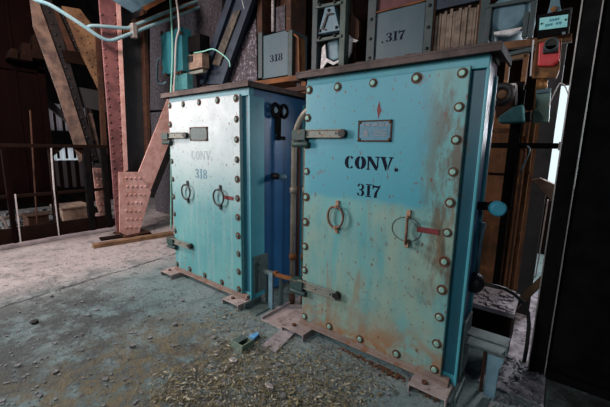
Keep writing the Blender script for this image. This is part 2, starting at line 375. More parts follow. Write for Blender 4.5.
hA = (L1.y-.15, L2.y+.15, L2.z-.08, L1.z+.1); hB = (L1.y-.15, L2.y+.25, .35, L3.z+.28)
wall_with_holes('wall_left', 'x', -7.15, -7.0, -6.2, 4.4, 0, 5.6, [hA, hB], m_black)
B1 = at(553, 95, 'y', 3.4); B2 = at(575, 188, 'y', 3.4)
holes_back = [(B1.x+.02, B2.x+.0, B2.z, B1.z+.12)]
wall_with_holes('wall_back', 'y', 3.4, 3.55, -7.15, 4.2, 0, 5.6, holes_back, m_rustdark)
wall_with_holes('wall_right', 'x', 4.05, 4.2, -6.2, 4.4, 0, 5.6, [(1.0, 2.2, 1.4, 2.8)], m_black)
wall_with_holes('wall_front', 'y', -6.2, -6.05, -7.15, 4.2, 0, 5.6, [(-6.2, -4.2, 1.4, 3.6)], m_black)
def corrugated(name, x, y0, y1, z0, z1, pitch, m, thick=.012):
    mb = MB(); n = int((y1-y0)/pitch*8); pts = [(x+.025*math.cos(2*PI*i/8), y0+(y1-y0)*i/n) for i in range(n+1)]
    vs = [[mb.bm.verts.new((a, b, z)) for a, b in pts] for z in (z0, z1)]
    for i in range(n): mb._f([vs[0][i], vs[0][i+1], vs[1][i+1], vs[1][i]], True)
    return mb.build(name, m)
w1 = struct(corrugated('window_1', -7.05, hA[0], hA[1], hA[2], hA[3], .11, m_glazemid))
w2 = struct(corrugated('window_2', -7.05, hB[0], hB[1], L3.z, hB[3], .11, m_glaze))
w3 = struct(corrugated('window_3', -7.05, hB[0], hB[1], .35, L3.z, .15, m_glazedim))
for w, (a, b, z0, z1) in ((w1, hA), (w2, (hB[0], hB[1], L3.z+.04, hB[3])), (w3, (hB[0], hB[1], .35, L3.z))):
    bars = MB(); k = int((b-a)/.15)
    for i in range(k+1): bars.box(-7.0, -6.985, a+i*.15, a+i*.15+(.045 if w is not w3 else .075), z0, z1)
    bars.build('mullion', m_rustdark, w)

# ------------------------------------------------------------------ the two cabinets
def cabinet(x0, W, doorw, num, m_door, label, worn, D):
    zb, zt = .05, 1.75
    t = thing('steel_cabinet', label, 'cabinet', (x0, 0, 0), 'bolted steel conveyor cabinets')
    x1 = x0+W
    MB().box(x0+.01, x1-.008, .06, D, zb+.005, zt-.002).build('body', m_cabside, t, bevel=.006)
    fr = MB(); fr.box(x0, x1, .012, .06, 1.69, zt); fr.box(x0, x0+.02, .02, .06, zb, 1.69); fr.box(x0+.02, x1, .03, .06, zb, .10)
    fr.build('front_frame', m_cabteal, t, bevel=.003)
    MB().box(x0+doorw-.03, x1, .036, .06, .10, 1.69).build('corner_post', m_cabpost, t, bevel=.003)
    sf = MB(); sf.box(x1-.010, x1+.004, .014, .17 if worn else .05, zb, 1.69); sf.box(x1-.01, x1+.004, D-.05, D-.02, zb, zt-.06); sf.build('side_flange', m_cabteal, t, bevel=.003)
    # lid with a folded lip
    ld = MB(); ld.box(x0-.05, x1+.05, -.045, D+.03, zt+.022, zt+.034); ld.box(x0-.05, x1+.05, -.045, -.033, zt-.006, zt+.022)
    ld.box(x1+.038, x1+.05, -.033, D+.03, zt-.006, zt+.022); ld.box(x0-.05, x0-.038, -.033, D+.03, zt-.006, zt+.022); ld.box(x0, x1, -.02, D, zt, zt+.022)
    for i in range(60):
        a = random.uniform(x0, x1); q = random.uniform(.006, .016); ld.mi = int(i % 2 and num == '317'); ld.box(a, a+q*2, D-.02 if i % 2 else -.03, (D-.02 if i % 2 else -.03)+q, zt+.034, zt+.034+q*(1.2 if i % 2 else .6)); ld.mi = 0
    ld.build('lid', [m_lid, m_white], t, bevel=.003)
    # door plate
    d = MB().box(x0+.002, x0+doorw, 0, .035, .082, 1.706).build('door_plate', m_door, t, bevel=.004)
    an = MB(); an.box(x0-.015, x1-.03, -.022, .03, .048, .058); an.box(x0-.015, x1-.03, -.004, .03, .058, .082)
    an.build('bottom_angle', m_edge, t, bevel=.002)
    sp = [(x0+doorw*f, 1.675) for f in (.03, .25, .49, .74, .965)] + [(x0+doorw*f, .112) for f in (.03, .25, .49, .74, .965)]
    for k in range(1, 10): sp += [(x0+doorw*.965, 1.675-1.563*k/10)]
    for k in range(1, 9): sp += [(x0+doorw*.022, 1.675-1.563*k/9)]
    for a, z in sp:
        b = MB(); b.mi = 1; b.cyl((a, -.003, z), (a, .002, z), random.uniform(.024, .031), 14); b.mi = 0
        b.tube([(a, -.003, z), (a, -.009, z), (a, -.012, z)], [.0165, .016, .012], 8)
        b.build('bolt', [m_boltdark if worn else m_bolt, m_washer], d)
    # ring handles
    for hx, swung in ((.275, False), (.735 if num == '317' else .755, num == '317')):
        cx, cz = x0+hx, .880; pts = []
        for i in range(20):
            a = 2*PI*i/20; r = (.060 if worn else .050)*math.sin(a); h = .068*math.cos(a)
            o = .047+r; pts.append((cx+(.355*o if swung else r+.010*math.cos(a/2)), -.022-(o if swung else .004), cz+h))
        hr = MB().tube(pts, .0075, 8, True).build('ring_handle', m_ring if num == '317' else m_ringdark, t)
        for dz in (.082, -.082):
            lg = MB(); lg.box(cx-.012, cx+.012, -.012, .001, cz+dz-.024, cz+dz+.024); lg.cyl((cx, -.035, cz+dz*.82), (cx, 0, cz+dz*.82), .010, 10)
            lg.build('lug', m_lug if num == '317' else m_ringdark, hr, bevel=.004)
        if swung:
            MB().tube([(cx-.01+.083*math.cos(2*PI*i/36), .0, cz-.005+.068*math.sin(2*PI*i/36)) for i in range(36)], .0035, 6, True).build('scuff_ring', m_plategrey, t)
    rx = x0+.785 if num == '317' else x0+.80
    MB().box(rx, rx+.115, -.004, .001, .872, .902).build('red_strip', m_red, t, label='short red painted strip beside the right handle')
    # clamping straps, upper and lower
    for z, dz in ((1.402, .0), (.362, -.0)):
        st = MB(); xs = x0-.05
        st.box(x0-.02, x0+.30, -.030, -.018, z-.022, z+.019); st.cyl((x0+.29, -.030, z-.002), (x0+.29, -.018, z-.002), .018, 14)
        st.box(x0-.02, x0+.30, -.036, -.018, z+.016, z+.024)
        st.box(x0-.02, x0+.30, -.036, -.018, z-.028, z-.020)
        s_ = st.build('clamp_strap', m_strap, t, bevel=.002)
        for hx in (.03, .14, .26): MB().cyl((x0+hx, -.032, z-.002), (x0+hx, -.029, z-.002), .006, 10).build('rivet', m_dark, s_)
        MB().tube([(x0+.30, -.034, z-.002), (x0+.30, -.004, z-.002)], .025, 16).build('strap_end', m_dark, s_)
        cl = MB(); cl.box(xs-.03, x0+.035, -.045, .03, z-.045, z+.022); cl.cyl((xs-.035, -.02, z-.07), (x0+.05, -.02, z-.07), .020, 12)
        cl.build('strap_clamp', m_green, t, bevel=.006)
    # nameplate
    if num == '317': a0, a1, z0, z1 = .398, .606, 1.352, 1.472
    else: a0, a1, z0, z1 = .345, .60, 1.352, 1.470
    npm = m_plate if num == '317' else m_plategrey
    npl = MB().box(x0+a0, x0+a1, -.006, .001, z0, z1).build('nameplate', npm, t, bevel=.002)
    rim = MB()
    for q in ((a0, a1, z1-.008, z1), (a0, a1, z0, z0+.008), (a0, a0+.008, z0, z1), (a1-.008, a1, z0, z1)): rim.box(x0+q[0], x0+q[1], -.008, -.005, q[2], q[3])
    rim.build('plate_rim', m_rust if num == '317' else m_washer, npl)
    for a in (a0+.012, a1-.012):
        for z in (z0+.012, z1-.012): MB().dome((x0+a, -.006, z), (0, -1, 0), .009, .006, 8).build('screw', m_washer, npl)
    if num == '317':
        tx = MB(); w = (a1-a0)
        for k, (f0, f1) in enumerate(((.12, .20), (.23, .38), (.44, .60), (.63, .78), (.80, .92))): tx.box(x0+a0+w*f0, x0+a0+w*f1, -.0075, -.005, z1-.034, z1-.018)
        for zz in (.056, .070, .084): tx.box(x0+a0+w*.48, x0+a0+w*random.uniform(.84, .93), -.0075, -.005, z1-zz-.004, z1-zz+.002)
        tx.prism([(x0+a0+.03, -.0075, z0+.03), (x0+a0+.07, -.0075, z0+.03), (x0+a0+.062, -.0075, z0+.06), (x0+a0+.05, -.0075, z0+.075), (x0+a0+.036, -.0075, z0+.06)], (0, .002, 0))
        tx.build('plate_lettering', m_platelite, npl)
        ar = MB(); ax = x0+.520; ar.prism([(ax, -.001, 1.478), (ax+.007, -.001, 1.50), (ax+.014, -.001, 1.525), (ax, -.001, 1.575), (ax-.012, -.001, 1.528), (ax-.006, -.001, 1.505)], (0, .002, 0))
        ar.build('red_arrow', m_red, t, label='small red painted arrow above the nameplate')
        stencil('CONV', x0+.313, x0+.628, 0, 1.190, 1.268, 'stencil_lettering', m_ink, t)
        stencil('.', x0+.634, x0+.662, 0, 1.190, 1.268, 'stencil_dot', m_ink, t)
        stencil('317', x0+.408, x0+.560, 0, 1.030, 1.106, 'stencil_number', m_ink, t)
    else:
        stencil('CONV.', x0+.345, x0+.66, 0, 1.185, 1.265, 'stencil_lettering', m_inkghost, t)
        stencil('318', x0+.40, x0+.58, 0, 1.020, 1.105, 'stencil_number', m_inkfade, t)
    # feet: inverted channels, bolted down
    for fx, fy in ((.0, -.12), (W-.12, -.12)):
        ft = MB(); a = x0+fx-.09; ft.box(a, a+.20, fy, .20, .040, .048); ft.box(a, a+.008, fy, .20, 0, .040); ft.box(a+.192, a+.2, fy, .20, 0, .040)
        f_ = ft.build('foot_channel', m_dusty, t, bevel=.002)
        MB().cyl((a+.07, fy+.06, .048), (a+.07, fy+.06, .060), .016, 8).build('anchor_bolt', m_washer, f_)
    # bracket standing on the right side near the floor
    br = MB(); br.box(x1+.004, x1+.018, .04, .20, .10, .42)
    if num == '317': br.box(x1+.004, x1+.20, .10, .20, .262, .272); br.box(x1+.004, x1+.21, .10, .20, .318, .330); br.box(x1+.20, x1+.21, .10, .20, .272, .318)
    else: br.box(x1+.018, x1+.19, .085, .115, .285, .315); br.cyl((x1+.018, .10, .36), (x1+.05, .10, .36), .022, 12); br.box(x1+.205, x1+.235, .13, .15, .012, .27); br.box(x1+.06, x1+.075, .12, .14, .012, .285)
    kl = MB(); kl.bar((x1+.19, .10, .30), (x1+.46, .12, .30), .03, .025); kl.cyl((x1+.19, .085, .30), (x1+.19, .125, .30), .025, 12)
    b_ = br.build('side_bracket', m_plategrey, t, bevel=.003)
    if num != '317': kl.build('rusty_link', m_orange, b_, bevel=.003)
    w0, w1 = (.125, .200) if num == '317' else (.145, .190)
    lv = MB(); lv.prism([(x1+w0, .085, .262), (x1+w1, .085, .262), (x1+w1, .085, .24), (x1+w1-.015, .085, .20), (x1+w1-.02, .085, .02), (x1+w0+.005, .085, .02)] if num == '317' else [(x1+w0, .07, .31), (x1+w1, .07, .31), (x1+w1, .07, .0), (x1+w0, .07, .0)], (0, .012, 0))
    lv.build('lever_bar', m_bluegrey, b_, bevel=.003)
    lv = MB(); lv.box(x1+.10, x1+.112, .12, .17, .0, .262); lv.build('bracket_leg', m_rust, b_, bevel=.003)
    bp = MB(); bp.box(x1-.06, x1+.16, -.08, .12, .0, .012); bp.box(x1+.02, x1+.030, -.08, .12, .012, .06); bp.build('base_plate', m_plategrey, b_, bevel=.003)
    return t
cabR = cabinet(0, 1.05, .975, '317', m_doorR, 'large teal steel cabinet door stencilled CONV. 317, nearest the camera', False, .28)
cabL = cabinet(-1.648, 1.102, 1.005, '318', m_doorL, 'teal steel cabinet with door painted paler for glare, stencilled 318, farther left', True, .72)
# fittings on the blue side of the left cabinet
xs = -.546
rl = MB()
rl.bar((xs+.018, .272, 1.60), (xs+.018, .37, 1.60), .012, .05); rl.bar((xs+.018, .325, 1.60), (xs+.018, .325, 1.39), .012, .05, (0, 1, 0)); rl.box(xs+.008, xs+.03, .30, .40, 1.37, 1.40)
rl.box(xs-.01, xs+.012, .30, .345, 1.42, 1.56)
cw = rl.build('roller_latch', m_black, cabL, bevel=.004)
for y in (.272, .375):
    r = MB(); r.tube([(xs+.03, y+.040*math.cos(2*PI*i/24), 1.605+.050*math.sin(2*PI*i/24)) for i in range(24)], .014, 8, True); r.build('roller_tyre', m_black, cw)
    MB().cyl((xs-.004, y, 1.605), (xs+.035, y, 1.605), .022, 14).build('roller_hub', m_bluegrey, cw)
g = MB(); g.tube([(xs-.01, .28, 1.07), (xs+.05, .28, 1.07), (xs+.05, .28, 1.07), (xs+.09, .28, 1.07)], [.028, .028, .016, .016], 14)
gg = g.build('grease_cup', m_dark, cabL); MB().dome((xs+.09, .28, 1.07), (1, 0, 0), .026, .05, 14).build('cup_cap', m_bluegrey, gg)
# blue push knob and lower gland on the right side of cabinet 317
kx = 1.045
ky = .15
kb = MB(); kb.tube([(kx, ky, 1.03), (kx+.045, ky, 1.03), (kx+.05, ky, 1.03), (kx+.075, ky, 1.03)], [.022, .022, .028, .028], 16); kk = kb.build('knob_stem', m_dark, cabR)
MB().tube([(kx+.07, ky-.005, 1.03), (kx+.085, ky-.025, 1.03), (kx+.10, ky-.055, 1.03), (kx+.103, ky-.062, 1.03)], [.026, .038, .038, .028], 20).build('knob_cap', m_knob, kk, label='round bright blue knob cap')
gz = at(477, 283, 'y', .22).z
gl = MB(); gl.tube([(kx-.01, .22, gz), (kx+.025, .22, gz), (kx+.045, .22, gz), (kx+.06, .22, gz)], [.058, .058, .046, .022], 20); g2 = gl.build('cable_gland', m_rubber, cabR)
cbp = [(kx+.05, .22, gz), at(496, 286, 'y', .26), at(505, 289, 'y', .30), at(514, 294, 'y', .34), at(523, 302, 'y', .36), at(528, 312, 'y', .38), at(529, 325, 'y', .38), at(527, 345, 'y', .38), at(524, 362, 'y', .38)]
MB().tube(cbp, .010, 8).build('gland_cable', m_rubber, g2)
MB().tube([(kx+.014, .235, gz+.05), (kx+.014, .235, .80), (kx+.025, .21, .93)], .012, 8).build('side_conduit', m_bluegrey, cabR)

# conduits rising in the gap between the cabinets
def conduit(name, x, y, z0, ztop, r, label, bend):
    p = [(x, y, z0), (x, y, ztop-.28)] + [(x+bend*(1-math.cos(a)), y, ztop-.28+.28*math.sin(a)) for a in (.2, .4, .6, .8, 1.0, 1.2, 1.4, 1.57)] + [(x+bend+.06, y, ztop)]
    t = thing(name, label, 'pipe', (x, y, 0), 'pipes between the cabinets')
    MB().tube(p, r, 10).build('pipe', m_pipetan, t)
    for z in (.40, .95): MB().cyl((x, y, z), (x, y, z+.05), r*1.35, 10).build('coupling', m_pipetan if z > .5 else m_orange, t)
    MB().cyl((x, y, 0), (x, y, z0), r*1.2, 10).build('floor_stub', m_rust, t)
conduit('conduit_pipe', -.300, .25, .10, 1.60, .022, 'thick tan conduit pipe in the gap, left of the pair between the cabinets', .19)
conduit('conduit_pipe', -.225, .30, .10, 1.62, .016, 'thinner tan conduit pipe in the gap, right of the pair between the cabinets', .13)
MB_ = MB(); a = at(299, 150, 'y', .45); MB_.tube([(a.x, .45, 0), (a.x, .45, 1.5)], .015, 8)
tag(MB_.build('conduit_pipe', m_rust, loc=(a.x, .45, 0)), 'rust brown pipe behind the tan pair between the cabinets', 'pipe', 'pipes between the cabinets')

# plates and scraps on the floor in the gap
sp = MB(); sp.box(-.31, -.10, -.10, .62, 0, .012); sp.box(-.31, -.298, -.10, .62, .012, .035); tag(sp.build('steel_channel', m_dusty, loc=(-.2, .2, 0), bevel=.002), 'flat dusty steel channel on the floor in the gap between the cabinets', 'steel plate')
sp = MB(); q = [at(262, 345, 'z', .01), at(276, 352, 'z', .01), at(306, 322, 'z', .01), at(296, 317, 'z', .01)]
sp.prism([(p.x, p.y, 0) for p in q], (0, 0, .012)); tag(sp.build('steel_plate', m_conc, loc=tuple(q[0]), bevel=.002), 'thin grey steel plate lying at the left foot of cabinet 317', 'steel plate')

# ------------------------------------------------------------------ left background: railing, column, braces
X = -4.0
rt = thing('guard_railing', 'dark steel guard railing along the floor edge at far left', 'railing', (X, 0, 0))
def zat(px, py, x=X): return at(px, py, 'x', x)
rail_end = .36
MB().box(X-.03, X+.03, -2.2, rail_end, 1.245, 1.29).build('top_rail', m_rustdark, rt, bevel=.004)
MB().box(X-.02, X+.02, -2.2, rail_end, .62, .66).build('mid_rail', m_rustdark, rt, bevel=.004)
MB().box(X-.012, X+.012, -2.2, rail_end, .05, .24).build('toe_board', m_rustdark, rt, bevel=.003)
for y, w in ((.31, .07), (zat(89, 190).y, .08), (-.80, .05), (-1.7, .05)):
    p = MB(); p.box(X-.035, X+.035, y-w/2, y+w/2, 0, 1.245); p = p.build('post', m_black if w > .06 else m_maroon, rt, bevel=.004)
gp = MB(); a = zat(52, 148); b = zat(84, 148)
for sgn, c in ((1, a), (-1, b)): gp.prism([(X-.005, c.y, 1.245), (X-.005, c.y+sgn*.13, 1.245), (X-.005, c.y, 1.13)], (.01, 0, 0))
gp.box(X-.02, X+.02, a.y-.05, a.y, .0, 1.245); gp.build('corner_brace', m_rustdark, rt)
# white bars standing in for lit window slits by the railing
for i, (p, q, r, lab) in enumerate((((51, 148), (54, 190), .010, 'thin white bar imitating a lit slit by the railing post, upper'), ((15, 194), (20, 237), .012, 'thin white bar imitating a lit slit below the middle rail at far left'))):
    a, b = zat(*p, X+.045), zat(*q, X+.045); g_ = a+(b-a)*(a.z/(a.z-b.z)) if i == 1 else b; tag((MB().bar(a, g_, .014, .014) if i == 1 else MB().bar(a, b, .014, .014).bar(b, (b.x, b.y, 0), .012, .012)).build('steel_rod', m_white, loc=tuple(b)), lab, 'rod')
a, b = at(30, 110, 'x', -4.35), at(37, 222, 'x', -4.35); tag(MB().tube([a, b, (b.x, b.y, 0)], .010, 8).build('steel_rod', m_rust, loc=(b.x, b.y, 0)), 'thin rust brown rod standing behind the railing', 'rod')
# floor kerb under railing
struct(MB().box(X-.07, X+.08, -6, .40, 0, .05).build('trim_1', m_conc, bevel=.01))

# dark sheet cladding beyond the railing
e = at(49, 120, 'x', -4.7)
sh = MB()
y = -1.7
while y < e.y-.05:
    sh.box(-4.72, -4.70, y, min(y+.62, e.y), .42, 4.2); sh.box(-4.70, -4.675, y-.02, y+.02, .42, 4.2); y += .62
sh.box(-4.70, -4.66, -1.7, e.y, 2.28, 2.34); sh.box(-4.70, -4.66, -1.7, e.y, .42, .5); sh.box(-4.74, -4.70, -1.7, e.y, .0, .10)
for yy in (-1.7, e.y-.08): sh.box(-4.72, -4.66, yy, yy+.08, 0, 4.2)
tag(sh.build('sheet_cladding', m_maroon, loc=(-4.7, e.y, 0)), 'dark maroon sheet steel cladding wall behind the railing at far left', 'cladding')
for k, (p, q) in enumerate((((6, 48), (8, 58)), ((17, 42), (20, 60)), ((27, 33), (30, 58)))):
    a = at(*p, 'x', -4.5); b = at(*q, 'x', -4.5); wd = .10+.03*k
    bk = MB(); bk.prism([(-4.66, a.y, b.z), (-4.66, a.y+wd, b.z), (-4.66, a.y+wd, a.z), (-4.66, a.y+wd*.4, a.z)], (.22, 0, 0))
    tag(bk.build('wall_bracket', m_rustdark, loc=(-4.66, a.y, b.z), bevel=.004), ('small', 'middle', 'large')[k]+' rusty bracket on the dark sheet cladding at upper left', 'bracket', 'brackets on the cladding')

def plate(pxs, x, th, mb=None):
    mb = mb or MB(); pts = [at(a, b, 'x', x) for a, b in pxs]; mb.prism(pts, (-th, 0, 0)); return mb, pts
def rivets_line(mb, p, q, n, r=.016, d=(1, 0, 0)):
    for i in range(n):
        a = p.lerp(q, (i+.5)/n); mb.dome(a, d, r, r*.8, 6)
# riveted column
col = thing('riveted_column', 'pinkish red riveted steel column with gusset foot left of cabinet 318', 'column', (-3.5, .5, 0))
mb, _ = plate([(97, -30), (115, -30), (126, 165), (130, 237), (117, 232)], -3.45, .03)
rivets_line(mb, at(101, 10, 'x', -3.45), at(118, 215, 'x', -3.45), 26); rivets_line(mb, at(114, 10, 'x', -3.45), at(125, 225, 'x', -3.45), 26)
mb.build('front_flange', m_pink, col)
mb, _ = plate([(115, -30), (119, -30), (128, 170), (124, 172)], -3.44, .035)
mb.build('flange_edge', m_pinklite, col, label='pale worn edge strip of the column')
mb, P = plate([(119, -30), (146, -30), (149, 190), (127, 190)], -3.60, .02); mb.build('web_plate', m_web, col)
mb, P = plate([(142, -30), (146, -30), (152, 190), (149, 190)], -3.50, .10); mb.build('rear_flange', m_rust, col)
mb, P = plate([(119, 172), (138, 172), (151, 192), (139, 234), (127, 236), (120, 232)], -3.42, .025)
for i in range(5):
    for j in range(7):
        a = at(126+i*4.6+(j % 2)*1.2, 178+j*8.2, 'x', -3.42)
        if i < 4 or j < 3: mb.dome(a, (1, 0, 0), .017, .014, 6)
mb.build('gusset_plate', m_pinklite, col)
MB().box(-3.75, -3.36, .25, .62, 0, .03).build('base_plate', m_rust, col, bevel=.004)
# brace rising to the right
brc = thing('diagonal_brace', 'pale red diagonal brace rising from the column gusset behind cabinet 318', 'brace', tuple(at(142, 190, 'x', -3.46)))
mb, P = plate([(138, 174), (150, 192), (186, 100), (186, 60), (172, 88)], -3.46, .02)
mb.build('flange', m_pinklite, brc); mb, P = plate([(150, 192), (154, 198), (190, 108), (186, 100)], -3.46, .14); mb.build('web', m_dark, brc)

# far left lattice braces (behind the railing plane)
def brace(name, label, face, side, x, th, mf, ms, riv=10):
    t = thing(name, label, 'brace', tuple(at(*face[-1], 'x', x)))
    mb, P = plate(face, x, th); mb.build('flange', mf, t)
    mb, P = plate(side, x-.06, th)
    rivets_line(mb, (P[0]+P[1])/2, (P[2]+P[3])/2, riv, .02); mb.build('web', ms, t)
    return t
wide = brace('diagonal_brace', 'wide weathered diagonal brace leaning across the far left corner', [(30, -6), (36, -6), (66, 78), (90, 155), (80, 162), (58, 92), (34, 26)], [(36, -6), (50, -6), (98, 160), (90, 160)], -4.25, .05, m_beam, m_dark, 16)
brace('diagonal_brace', 'narrow rusty diagonal brace right of the wide one at far left', [(52, 6), (56, 6), (76, 52), (70, 55)], [(56, 6), (64, 8), (84, 55), (76, 55)], -4.30, .05, m_rust, m_dark, 8)
t = thing('riveted_gusset', 'tan riveted gusset plate between brace and column at upper left', 'gusset plate', tuple(at(70, 20, 'x', -4.2)))
mb, P = plate([(62, 6), (80, 9), (96, 30), (104, 62), (108, 105), (100, 92), (82, 55)], -4.2, .03)
for i in range(10): mb.dome(at(72+i*2.8, 16+i*7.2, 'x', -4.2), (1, 0, 0), .016, .014, 6); mb.dome(at(80+i*2.3, 14+i*7.2, 'x', -4.2), (1, 0, 0), .016, .014, 6)
mb.build('plate', m_tan, t); mb, P = plate([(96, 26), (100, 26), (112, 224), (111, 233), (107, 233)], -4.15, .05); mb.build('stiffener', m_rust, t)
mb, P = plate([(62, 50), (84, 52), (90, 66), (66, 62)], -4.28, .03); mb.build('lattice_bar', m_rustdark, wide)
mb, P = plate([(72, 86), (106, 92), (108, 112), (76, 106)], -4.4, .03); rivets_line(mb, (P[0]+P[3])/2+Vector((0, .03, 0)), (P[0]+P[3])/2+Vector((0, .03, -.1)), 3)
mb.build('lattice_plate', m_web, wide)
mb, P = plate([(42, 92), (74, 122), (74, 128), (44, 104)], -5.2, .05); mb.build('lattice_bar', m_web, wide)
mb, P = plate([(86, 108), (91, 108), (99, 145), (94, 146)], -4.5, .04); mb.build('lattice_bar', m_beam, wide)
t = thing('riveted_gusset', 'pale pink riveted gusset foot behind the railing end post', 'gusset plate', tuple(at(106, 226, 'x', -4.35)))
mb, P = plate([(93, 168), (108, 168), (110, 224), (103, 224), (97, 205)], -4.35, .03)
for i in range(3):
    for j in range(7): mb.dome(at(97+i*4+j*.5, 172+j*6.5, 'x', -4.35), (1, 0, 0), .02, .016, 6)
mb.build('plate', m_pinklite, t); mb, P = plate([(92, 146), (106, 146), (108, 168), (93, 168)], -4.36, .03)
rivets_line(mb, P[0].lerp(P[3], .1), P[0].lerp(P[3], .9), 3, .02); mb.build('upper_plate', m_web, t)
MB().box(-4.5, -4.3, P[3].y-.06, P[3].y+.35, 0, .06).build('foot', m_rust, t)

# sloping stair stringer & rubble beyond the railing
t = thing('steel_stringer', 'dark sloping steel stringer crossing behind the railing', 'beam', tuple(at(60, 200, 'x', -5.6)))
a, b = at(52, 188, 'x', -5.6), at(100, 214, 'x', -5.6); MB().bar(a, b, .1, .12).build('web', m_black, t); MB().bar(a+V3(0, 0, .08), b+V3(0, 0, .08), .2, .02).build('flange', m_rustdark, t)
def crate(px, py, x, w, d, h, m, label, rz=0):
    p = at(px, py, 'x', x); t = thing('wooden_crate', label, 'crate', (p.x, p.y, 0), 'crates beyond the railing')
    b = MB(); b.box(p.x-d, p.x, p.y, p.y+w, 0, h*.9); b.build('body', m, t, bevel=.01)
    b = MB(); b.box(p.x-d-.02, p.x+.02, p.y-.02, p.y+w+.02, h*.9, h); b.build('lid', m, t, bevel=.008)
crate(64, 228, -4.75, .42, .5, .30, m_wood, 'pale tan wooden crate beyond the railing near the gusset')
crate(30, 236, -4.85, .26, .3, .22, m_rust, 'rusty brown crate beyond the railing left of the tan one')
for k, (p, q, m) in enumerate((((80, 208), (98, 216), m_pinklite), ((78, 214), (96, 222), m_wood), ((40, 214), (62, 208), m_beam), ((0, 219), (34, 214), m_beam))):
    a, b = at(*p, 'x', -5.4), at(*q, 'x', -5.3); tag(MB().bar(a, b, .09, .04).build('timber_plank', m, loc=tuple(a), bevel=.003),
        ('uppermost pale plank beyond the railing, sloping down right', 'lower pale plank beyond the railing beside the tan crate', 'grey plank above the crates beyond the railing', 'long grey plank beyond the railing at the far left edge')[k], 'plank', 'planks beyond the railing')
a = at(2, 222, 'x', -4.5); tag(MB().tube([(a.x, a.y+.10*math.cos(i*PI/9)-.05, .05+.28*math.sin(i*PI/9)) for i in range(10)], .018, 8).build('pipe_hoop', m_galv, loc=(a.x, a.y, 0)), 'curved grey pipe hoop behind the railing at the far left edge', 'pipe')
rub = MB()
for i in range(150):
    x, y = random.uniform(-6.4, -4.3), random.uniform(-1.1, .5); r = random.uniform(.02, .07); z = random.uniform(0, .03)
    rub.prism([(x+r*random.uniform(.6, 1.2)*math.cos(k*1.257+i), y+r*random.uniform(.6, 1.2)*math.sin(k*1.257+i), z) for k in range(5)], (random.uniform(-.02, .02), random.uniform(-.02, .02), r*random.uniform(.5, 1.2)))
tag(rub.build('rubble', m_chip, loc=(-5, 0, 0)), 'loose grey rubble scattered beyond the railing', 'rubble', None, 'stuff')

# timber edge strip on the floor by the column
tm = MB(); a, b = at(93, 248, 'z', .0), at(172, 235, 'z', 0); tm.bar(a+V3(0, 0, .025), b+V3(0, 0, .025), .10, .05)
tag(tm.build('timber_plank', m_tan, loc=tuple(a), bevel=.004), 'long tan plank lying on the floor before the column', 'plank')
tm = MB(); a, b = at(100, 240, 'z', .0), at(150, 233, 'z', 0); tm.bar(a+V3(0, 0, .012), b+V3(0, 0, .012), .16, .02)
tag(tm.build('timber_plank', m_rustdark, loc=tuple(a), bevel=.004), 'dark thin plank on the floor at the column foot', 'plank')

# ------------------------------------------------------------------ conduits and beam across the upper left
def px_tube(name, pts, x, r, m, label, cat='pipe', group=None, seg=8, ax='x'):
    P = [at(a, b, ax, x) for a, b in pts]; return tag(MB().tube(P, r, seg).build(name, m, loc=tuple(P[0])), label, cat, group)
def smooth(pts, n=4):
    out = []
    for i in range(len(pts)-1):
        p0, p1, p2, p3 = pts[max(i-1, 0)], pts[i], pts[i+1], pts[min(i+2, len(pts)-1)]
        for k in range(n):
            t = k/n; out.append(tuple(.5*((2*p1[j])+(-p0[j]+p2[j])*t+(2*p0[j]-5*p1[j]+4*p2[j]-p3[j])*t*t+(-p0[j]+3*p1[j]-3*p2[j]+p3[j])*t**3) for j in range(2)))
    return out+[pts[-1]]
cu = px_tube('conduit_pipe', smooth([(86, 28.5), (92, 26), (105, 26.5), (125, 28), (132, 26.5), (160, 15), (200, 0), (230, -12)]), -3.35, .022, m_pipe, 'upper pale blue conduit running up right across the upper left', 'pipe', 'conduits across the upper left')
cl = px_tube('conduit_pipe', smooth([(26, -8), (36, 0), (50, 5), (70, 17), (88, 29), (100, 37), (110, 40.5), (122, 37), (150, 26), (180, 15), (218, 0), (240, -9)]), -3.30, .022, m_pipe, 'lower pale blue conduit sagging then running up right across the upper left', 'pipe', 'conduits across the upper left')
for k, (a, b) in enumerate(((134, 30), (208, 0))):
    p = at(a, b, 'x', -3.30); c = MB(); c.box(p.x-.05, p.x+.03, p.y-.03, p.y+.03, p.z-.10, p.z+.08); tag(c.build('conduit_clamp', m_galv, loc=tuple(p), bevel=.006), ('lower left', 'upper right')[k]+' galvanised clamp holding the two pale blue conduits', 'clamp', 'conduit clamps')
bm_ = thing('steel_angle', 'orange rusted steel angle beam above the pale blue conduits', 'beam', tuple(at(125, 33, 'x', -3.5)))
mb, P = plate([(124, 36), (124, 28), (135, 22), (210, -8), (214, 0), (140, 30)], -3.42, .04); mb.build('flange', m_orange, bm_)
mb, P = plate([(135, 18), (206, -10), (210, -6), (136, 21)], -3.42, .14); mb.build('upper_leg', m_rustdark, bm_)
t = thing('lamp_reflector', 'bluish metal reflector with orange edge hanging at the top above the conduits', 'lamp', tuple(at(140, 4, 'x', -3.0)))
mb, P = plate([(118, -8), (126, -2), (142, 8), (147, 7), (165, -4), (168, -12)], -3.0, .25); mb.build('shade', m_bluegrey, t)
mb, P = plate([(142, 7), (147, 10), (166, 0), (165, -5)], -2.98, .03); mb.build('rim', m_orange, t)
pz = at(142, 2, 'x', -3.1); MB().cyl(pz, (pz.x, pz.y, 5.6), .015, 8).build('hanger_rod', m_dark, t)

